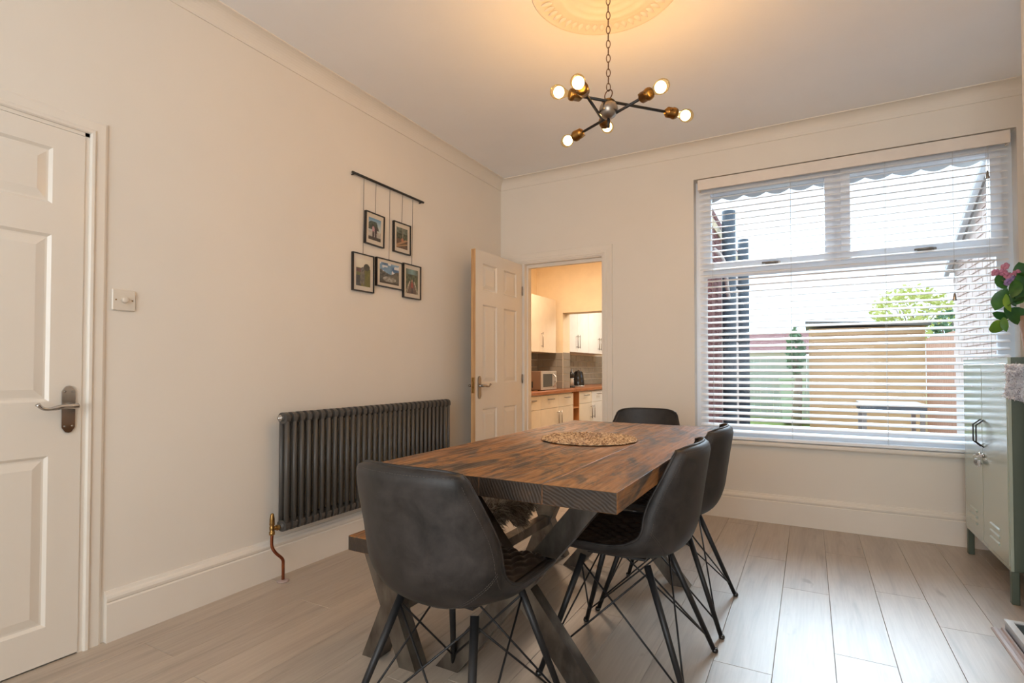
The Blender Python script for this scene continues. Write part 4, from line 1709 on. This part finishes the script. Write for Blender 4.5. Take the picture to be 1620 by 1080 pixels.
wt = MB()
wt.rbox(KX0 + .005, -2.775, 5.2, CW0 - .008, .776, .815, .004)
wt.rbox(-2.965, -2.775, CW0 - .008, CW1, .776, .815, .004)
wt.rbox(KX0 + .005, -2.775, CW1, 9.6, .776, .815, .004)
tag(wt.build('kitchen_worktop', M['worktop']), 'brown wood-effect kitchen worktop seen through the doorway', 'worktop')


def bar_handle(mb, p, q, off):
    p, q = Vector(p), Vector(q)
    d = (q - p).normalized()
    o = Vector(off)
    mb.tube([p + o, q + o], .006, 8)
    for s in (p + d * .02, q - d * .02):
        mb.tube([s, s + o], .004, 6)


def base_unit(ya, yb, label, mat, hand):
    xf = -2.80
    t = thing('base_cabinet', ((KX0 + xf) / 2, (ya + yb) / 2, KZ0), label, 'cabinet', 'kitchen base cabinets')
    cb = MB()
    cb.box(max(KX0 + .006, -2.97 if 6.9 < ya < 7.06 else -9), xf - .018, ya + .001, yb - .001, KZ0 + .12, .775)
    cb.box(max(KX0 + .05, -2.97 if 6.9 < ya < 7.06 else -9), xf - .06, ya + .001, yb - .001, KZ0, KZ0 + .12)
    cb.build('carcass', M['cab_white'], t)
    dr = MB().rbox(xf - .018, xf, ya + .0025, yb - .0025, .603, .762, .0015).build('drawer', mat, t)
    h = MB()
    m_ = (ya + yb) / 2
    bar_handle(h, (xf, m_ - .08, .715), (xf, m_ + .08, .715), (.028, 0, 0))
    h.build('handle', M['sat_steel'], dr)
    do = MB().rbox(xf - .018, xf, ya + .0025, yb - .0025, KZ0 + .125, .597, .0015).build('cabinet_door', mat, t)
    h = MB()
    hy = yb - .045 if hand > 0 else ya + .045
    bar_handle(h, (xf, hy, .37), (xf, hy, .56), (.028, 0, 0))
    h.build('handle', M['sat_steel'], do)


base_unit(5.26, 5.76, 'cream kitchen base cabinet cut off by the left door jamb', M['cab'], -1)
base_unit(5.76, 6.28, 'cream kitchen base cabinet, second from the left door jamb', M['cab'], 1)
base_unit(6.28, 6.765, 'cream kitchen base cabinet, left of the bare wood gap', M['cab'], -1)
base_unit(6.98, 7.47, 'cream kitchen base cabinet, right of the bare wood gap', M['cab'], 1)
base_unit(7.48, 8.0, 'white kitchen base unit farthest right in the doorway', M['cab_white'], -1)
fp = MB()
fp.box(-2.93, -2.925, 6.775, 6.975, KZ0, .775)
fp.box(-2.925, -2.80, 6.766, 6.775, KZ0, .775)
fp.box(-2.925, -2.80, 6.970, 6.979, KZ0, .775)
fp.box(-2.925, -2.80, 6.775, 6.970, .55, .565)
tag(fp.build('cabinet_filler', M['filler']), 'bare wood recess between the kitchen base cabinets', 'cabinet panel')


def wall_unit(ya, yb, z0_, z1_, label, hands, mat):
    xf = -3.05
    t = thing('wall_cabinet', ((KX0 + xf) / 2, (ya + yb) / 2, z0_), label, 'cabinet', 'kitchen wall cabinets')
    MB().box(KX0 + .001, xf - .019, ya, yb, z0_, z1_).build('carcass', mat, t)
    n = len(hands)
    w_ = (yb - ya) / n
    for i, hd in enumerate(hands):
        a, b_ = ya + i * w_, ya + (i + 1) * w_
        do = MB().rbox(xf - .018, xf, a + .002, b_ - .002, z0_ + .001, z1_ - .001, .0015).build('cabinet_door', mat, t)
        h = MB()
        hy = b_ - .045 if hd > 0 else a + .045
        bar_handle(h, (xf, hy, z0_ + .06), (xf, hy, z0_ + .26), (.028, 0, 0))
        h.build('handle', M['sat_steel'], do)


wall_unit(5.72, 6.765, 1.305, 2.035, 'cream kitchen wall cabinet nearest the doorway, above the microwave', (-1, -1), M['cab'])
wall_unit(7.08, 8.0, 1.335, 2.05, 'white kitchen wall cabinet above the kettle, twin bar handles', (1, -1), M['cab_white'])
wall_unit(8.005, 8.95, 1.335, 2.05, 'white kitchen wall cabinet farthest back, cut off by the right jamb', (1, -1), M['cab_white'])

mw = thing('microwave', (-3.05, 6.21, .815), 'silver microwave oven on the kitchen worktop', 'microwave')
MB().rbox(-3.29, -2.915, 5.99, 6.43, .822, 1.058, .006).build('body', M['mw_side'], mw)
MB().rbox(-2.915, -2.895, 5.99, 6.43, .822, 1.058, .004).build('front_panel', M['silver'], mw)
MB().rbox(-2.895, -2.892, 6.02, 6.29, .862, 1.025, .002).build('door_glass', M['darkglass'], mw)
h = MB()
h.tube(crom([(-2.895, 6.325, .86), (-2.862, 6.325, .90), (-2.855, 6.325, .94), (-2.862, 6.325, .98), (-2.895, 6.325, 1.02)], 12), .010, 8)
h.build('handle', M['silver'], mw)
h = MB()
for zz in (.87, .93):
    h.lathe([(.014, 0), (.013, .012), (0, .013)], 12, (-2.895, 6.385, zz), (1, 0, 0))
h.build('control_knob', M['silver'], mw)
h = MB()
for xx in (-3.24, -2.96):
    for yy in (6.03, 6.39):
        h.lathe([(.012, .0), (.012, .008)], 8, (xx, yy, .8155))
h.build('foot', M['black_gloss'], mw)
h = MB()
for xx in (-3.12, -3.05):
    h.box(xx, xx + .03, 5.9885, 5.9905, .85, .93)
h.build('vent_slots', M['black_gloss'], mw)

kt = thing('kettle', (-3.06, 7.60, .815), 'black ridged electric kettle on the far kitchen worktop', 'kettle')
kb = MB()
prof = [(0, 0), (.085, 0), (.090, .008), (.088, .022)]
kb.lathe(prof, 28, (-3.06, 7.60, .8155))
kb.build('base_ring', M['silver'], kt)
kp = MB()
NK = 40


def kfn(u, v):
    a = 2 * pi * u
    z = v * .20
    r = (.086 - .022 * v ** 2.2) * (1 + .035 * sin(a * 14 + (1 if int(v * 6) % 2 else 0) * pi))
    return Vector((-3.06 + r * cos(a), 7.60 + r * sin(a), .838 + z))


kp.grid(kfn, 56, 12, closed_u=True)
kp.lathe([(.062, .198), (.050, .214), (.012, .220), (.012, .232), (0, .234)], 20, (-3.06, 7.60, .838))
kp.build('jug', M['black_gloss'], kt)
MB().tube(crom([(-3.06, 7.66, 1.03), (-3.06, 7.71, 1.02), (-3.06, 7.715, .95), (-3.06, 7.68, .88)], 12), .010, 8).build('handle', M['black_gloss'], kt)

cm = thing('coffee_maker', (-3.04, 7.28, .815), 'small black and chrome coffee maker beside the kettle', 'coffee maker')
MB().lathe([(0, 0), (.052, 0), (.052, .014), (.048, .018), (0, .018)], 20, (-3.04, 7.28, .8155)).build('base', M['black_gloss'], cm)
MB().lathe([(.034, .018), (.036, .10), (.030, .12), (.036, .135), (0, .135)], 18, (-3.04, 7.28, .8155)).build('carafe', M['silver'], cm)
MB().lathe([(.020, .135), (.038, .16), (.040, .20), (.024, .225), (.010, .235), (.010, .265), (0, .27)], 18, (-3.04, 7.28, .8155)).build('top', M['black_gloss'], cm)

# kitchen lighting: warm ceiling lamp nearer the doorway
kl = thing('kitchen_ceiling_lamp', (-2.4, 5.5, KZ1), 'small white ceiling lamp in the kitchen', 'ceiling lamp')
MB().lathe([(.09, 0), (.09, -.02), (.07, -.05), (0, -.06)], 20, (-2.4, 5.5, KZ1 - .001)).build('diffuser', emit('lamp_diffuser', (1, .82, .55, 1), 4), kl)
area_light('kitchen_lamp_light', (-2.4, 5.5, KZ1 - .08), (0, 0, 0), .35, .35, 40, (1.0, .76, .56))
area_light('kitchen_far_light', (-1.9, 8.0, KZ1 - .45), (0, radians(35), 0), .6, .6, 31, (1.0, .93, .82))

# ------------------------------------------------------------------ outdoors
GZ = -.15
struct(MB().box(-14, 16, YB + .30, 11.2, GZ - .1, GZ).build('ground_patio', M['patio']))
struct(MB().box(-14, 16, 11.2, 40, GZ - .1, GZ - .002).build('ground_lawn', M['lawn']))


def brick_wall_x(name, xface, ya, yb, zfun, label, mat, sgn):
    """bricks laid on the plane x = xface; only whole courses under zfun(y)"""
    t = thing(name, (xface, (ya + yb) / 2, GZ), label, 'wall')
    return t


# bricks on the extension wall (part of the setting): nearest courses as pieces
cnt = 0
row = 0
z = .40
while z < 2.9 and cnt < 290:
    y = 5.95 + (.11 if row % 2 else 0)
    while y < 6.85 and cnt < 290:
        MB().rbox(KX1 + .18, KX1 + .188, y + .005, min(y + .215, 6.9), z + .005, z + .070, .002).build('brick', M['brick_red'], ew, fix=False)
        cnt += 1
        y += .225
    z += .075
    row += 1

dp = []


def soil_pipe(y, label, r=.06, x=KX1 + .31, branch=False):
    t = thing('drain_pipe', (x, y, GZ), label, 'pipe', 'dark downpipes on the extension wall')
    MB().tube([(x, y, GZ + .001), (x, y, 3.0)], r, 14).build('pipe_run', M['pipe'], t)
    c = MB()
    for zz in (.5, 1.5, 2.3):
        c.lathe([(r + .006, -.03), (r + .006, .03)], 14, (x, y, zz))
        c.box(x - .12, x - r * .9, y - .02, y + .02, zz - .015, zz + .015)
    c.build('pipe_collar', M['pipe'], t)
    if branch:
        MB().tube(crom([(x, y, 1.9), (x + .01, y - .25, 2.05), (x + .01, y - .55, 2.3), (x - .06, y - .75, 2.4)], 12), .022, 8).build('branch_pipe', M['render_white'], t)


soil_pipe(6.95, 'dark grey downpipe outside the window, left one with a pale branch', .078, branch=True)
soil_pipe(8.60, 'dark grey downpipe outside the window, right one', .075)
MB().box(KX1 + .18, KX1 + .19, 7.25, 7.35, GZ, 2.9).box(KX1 + .18, KX1 + .19, 8.35, 9.9, GZ, 2.9).box(KX1 + .18, KX1 + .19, 7.35, 8.35, 2.0, 2.9).build('rendered_panel', M['render_white'], ew)

# garden-side brick lean-to at the right with sloping verge
rw = MB()
rw.prism([(YB + .30, GZ), (7.25, GZ), (7.25, 2.17), (5.2, 3.12), (YB + .30, 3.12)], 0, 1.36, 1.56)
rwo = tag(rw.build('neighbour_wall', M['mortar']), 'pale brick outbuilding wall with sloping roof edge, right of the garden', 'wall')
cnt = 0
row = 0
z = GZ + .25
while z < 3.1 and cnt < 298:
    y = 5.6 + (.11 if row % 2 else 0)
    while y < 7.1 and cnt < 298:
        ztop = 3.12 - max(0, (y + .2) - 5.2) * (1.30 / 2.8)
        if z + .1 < ztop and z > .9:
            MB().rbox(1.350, 1.3605, y + .006, y + .209, z + .006, z + .069, .002).build('brick', M['brick_pale'], rwo, fix=False)
            cnt += 1
        y += .225
    z += .075
    row += 1
MB().prism([(5.2, 3.12), (7.35, 2.122), (7.35, 2.19), (5.2, 3.20)], 0, 1.30, 1.60).build('verge_board', M['gtable'], rwo)
vt = MB()
vt.tube([(1.30, 5.3, 3.02), (1.30, 7.32, 2.08)], .025, 8)
vt.build('gutter', M['awning'], rwo)

# timber shed
sh = thing('garden_shed', (1.0, 13.3, GZ), 'pale horizontal-board timber shed with flat felt roof in the garden', 'shed')
n = 15
for i in range(n):
    za = GZ + .02 + i * .135
    MB().prism([(12.5, za), (12.462, za), (12.492, za + .125), (12.5, za + .125)], 0, .03, 1.88).build('board', M['shedwood'], sh)
MB().box(.03, 1.88, 12.5, 14.2, GZ, GZ + 2.05).build('shed_body', M['shedwood'], sh)
MB().prism([(-.06, GZ + 2.13), (1.98, GZ + 2.05), (1.98, GZ + 2.11), (-.06, GZ + 2.20)], 1, 12.38, 14.3).build('roof', M['felt'], sh)
c = MB()
c.box(.0, .05, 12.46, 12.47, GZ, GZ + 2.05)
c.box(1.86, 1.90, 12.46, 12.47, GZ, GZ + 2.05)
c.build('corner_post', M['shedwood'], sh)

# grey back fence, boards one by one
gf = thing('garden_fence', (-1.0, 15.2, GZ), 'grey-green board fence at the end of the garden', 'fence')
for i in range(26):
    xa = -2.6 + i * .15
    MB().box(xa, xa + .142, 15.2, 15.22, GZ, GZ + 1.5).build('board', M['greyfence'], gf)
MB().box(-2.6, 1.3, 15.22, 15.26, GZ + 1.1, GZ + 1.2).build('rail', M['greyfence'], gf)
# orange fence at the right, beyond the brick wall
of = thing('side_fence', (1.72, 9.3, GZ), 'orange-brown timber fence along the right of the garden', 'fence')
for i in range(26):
    ya = 7.35 + i * .15
    MB().box(1.72, 1.74, ya, ya + .142, GZ, GZ + 1.75).build('board', M['fencewood'], of)
MB().box(1.74, 1.78, 7.35, 11.24, GZ + 1.2, GZ + 1.3).build('rail', M['fencewood'], of)

bn_ = thing('wheelie_bin', (-.32, 13.6, GZ), 'pale green wheelie bin on the garden lawn', 'bin')
MB().prism([(-.52, GZ + .04), (-.14, GZ + .04), (-.08, GZ + .98), (-.58, GZ + .98)], 1, 13.4, 13.9).build('bin_body', M['bin'], bn_)
MB().rbox(-.60, -.06, 13.36, 13.94, GZ + .98, GZ + 1.05, .02).build('lid', M['bin'], bn_)
w_ = MB()
for xx in (-.50, -.16):
    w_.tube([(xx - .02, 13.86, GZ + .10), (xx + .02, 13.86, GZ + .10)], .10, 12)
w_.build('wheel', M['pipe'], bn_)

gt = thing('garden_table', (.98, 9.3, GZ), 'grey slatted garden table standing before the shed', 'table')
for i in range(6):
    ya = 8.85 + i * .14
    MB().box(.62, 1.36, ya, ya + .125, .585, .61).build('slat', M['gtable'], gt)
fr = MB()
frame_rect_pts = ((.62, 1.36, 8.86, 8.90), (.62, 1.36, 9.62, 9.66))
for a, b_, c, d in frame_rect_pts:
    fr.box(a, b_, c, d, .50, .585)
fr.build('apron', M['gtable_dark'], gt)
for (x, y) in ((.64, 8.87), (1.29, 8.87), (.64, 9.60), (1.29, 9.60)):
    MB().box(x, x + .05, y, y + .05, GZ, .50).build('leg', M['gtable'], gt)


def foliage(name, c, rx, ry, rz, n, size, mat, label, cat, trunk=True, seed=1):
    t = thing(name, (c[0], c[1], GZ), label, cat)
    rn = random.Random(seed)
    mb = MB()
    for q in range(n):
        a, b_ = rn.uniform(0, 2 * pi), math.acos(rn.uniform(-1, 1))
        r = rn.uniform(.55, 1) ** .5 * (.8 + .35 * vn(a, b_, 2.2, seed))
        p = Vector((c[0] + rx * r * sin(b_) * cos(a), c[1] + ry * r * sin(b_) * sin(a), c[2] + rz * r * cos(b_)))
        d1_ = Vector((rn.gauss(0, 1), rn.gauss(0, 1), rn.gauss(0, 1))).normalized() * size
        d2_ = d1_.cross(Vector((rn.gauss(0, 1), rn.gauss(0, 1), rn.gauss(0, 1)))).normalized() * size * .5
        mb.add([p - d1_, p + d2_, p + d1_, p - d2_], [(0, 1, 2, 3)])
    o = mb.build('crown', mat, t, fix=False)
    if trunk:
        tk = MB()
        tk.tube([(c[0], c[1], GZ), (c[0] + .05, c[1], c[2] * .6), (c[0], c[1], c[2])], [.10, .07, .03], 8)
        for q in range(6):
            a = q * pi / 3
            tk.tube([(c[0], c[1], c[2] * .7), (c[0] + rx * .7 * cos(a), c[1] + ry * .7 * sin(a), c[2] + rz * .3)], [.03, .008], 6)
        tk.build('trunk', M['bark'], t)


foliage('garden_tree', (2.75, 20, 2.75), 1.05, .9, .85, 1100, .09, M['treeleaf'], 'yellow-green tree beyond the shed roof', 'tree', seed=4)
foliage('garden_shrub', (-.24, 12.2, 1.42), .17, .3, .46, 420, .06, M['bushleaf'], 'dark green shrub at the left side of the shed', 'shrub', seed=8)
foliage('small_shrub', (2.20, 12.2, 1.85), .25, .3, .3, 260, .06, M['bushleaf'], 'green shrub at the right side of the shed roof', 'shrub', seed=9)

# far house beyond the fence
hs = thing('distant_house', (-1.6, 28, GZ), 'distant brick house with red tiled roof beyond the garden', 'house')
MB().box(-4.2, -.2, 28, 33, GZ, 1.9).build('house_wall', M['brick_pale'], hs)
MB().prism([(28 - .3, 1.9), (33.3, 1.9), (30.5, 3.0)], 0, -4.4, 0).build('roof', M['brick_red'], hs)
MB().box(-1.7, -.9, 27.96, 28, .8, 1.6).build('house_window', M['gtable_dark'], hs)

# scalloped awning over the window outside
aw = thing('window_awning', (.17, 4.72, 2.47), 'grey fabric awning with scalloped edge above the window outside', 'awning')
sc_ = MB()
top = 2.63
nsc = 13
pts = []
N_ = nsc * 8
for i in range(N_ + 1):
    x = -.95 + 2.15 * i / N_
    pts.append((x, 2.470 + .028 * (1 - abs(sin(pi * i / 8)))))
sc_.prism(pts + [(1.20, top), (-.95, top)], 1, 4.70, 4.703)
sc_.build('scalloped_valance', M['awning'], aw)
MB().prism([(YB + .305, 2.78), (4.705, top - .01), (4.705, top + .01), (YB + .305, 2.80)], 0, -.95, 1.20).build('canopy', M['awning'], aw)
ab = MB()
for xx in (-.96, 1.205):
    ab.tube([(xx, YB + .301, 2.79), (xx, 4.703, top)], .008, 6)
ab.build('arm', M['upvc'], aw)
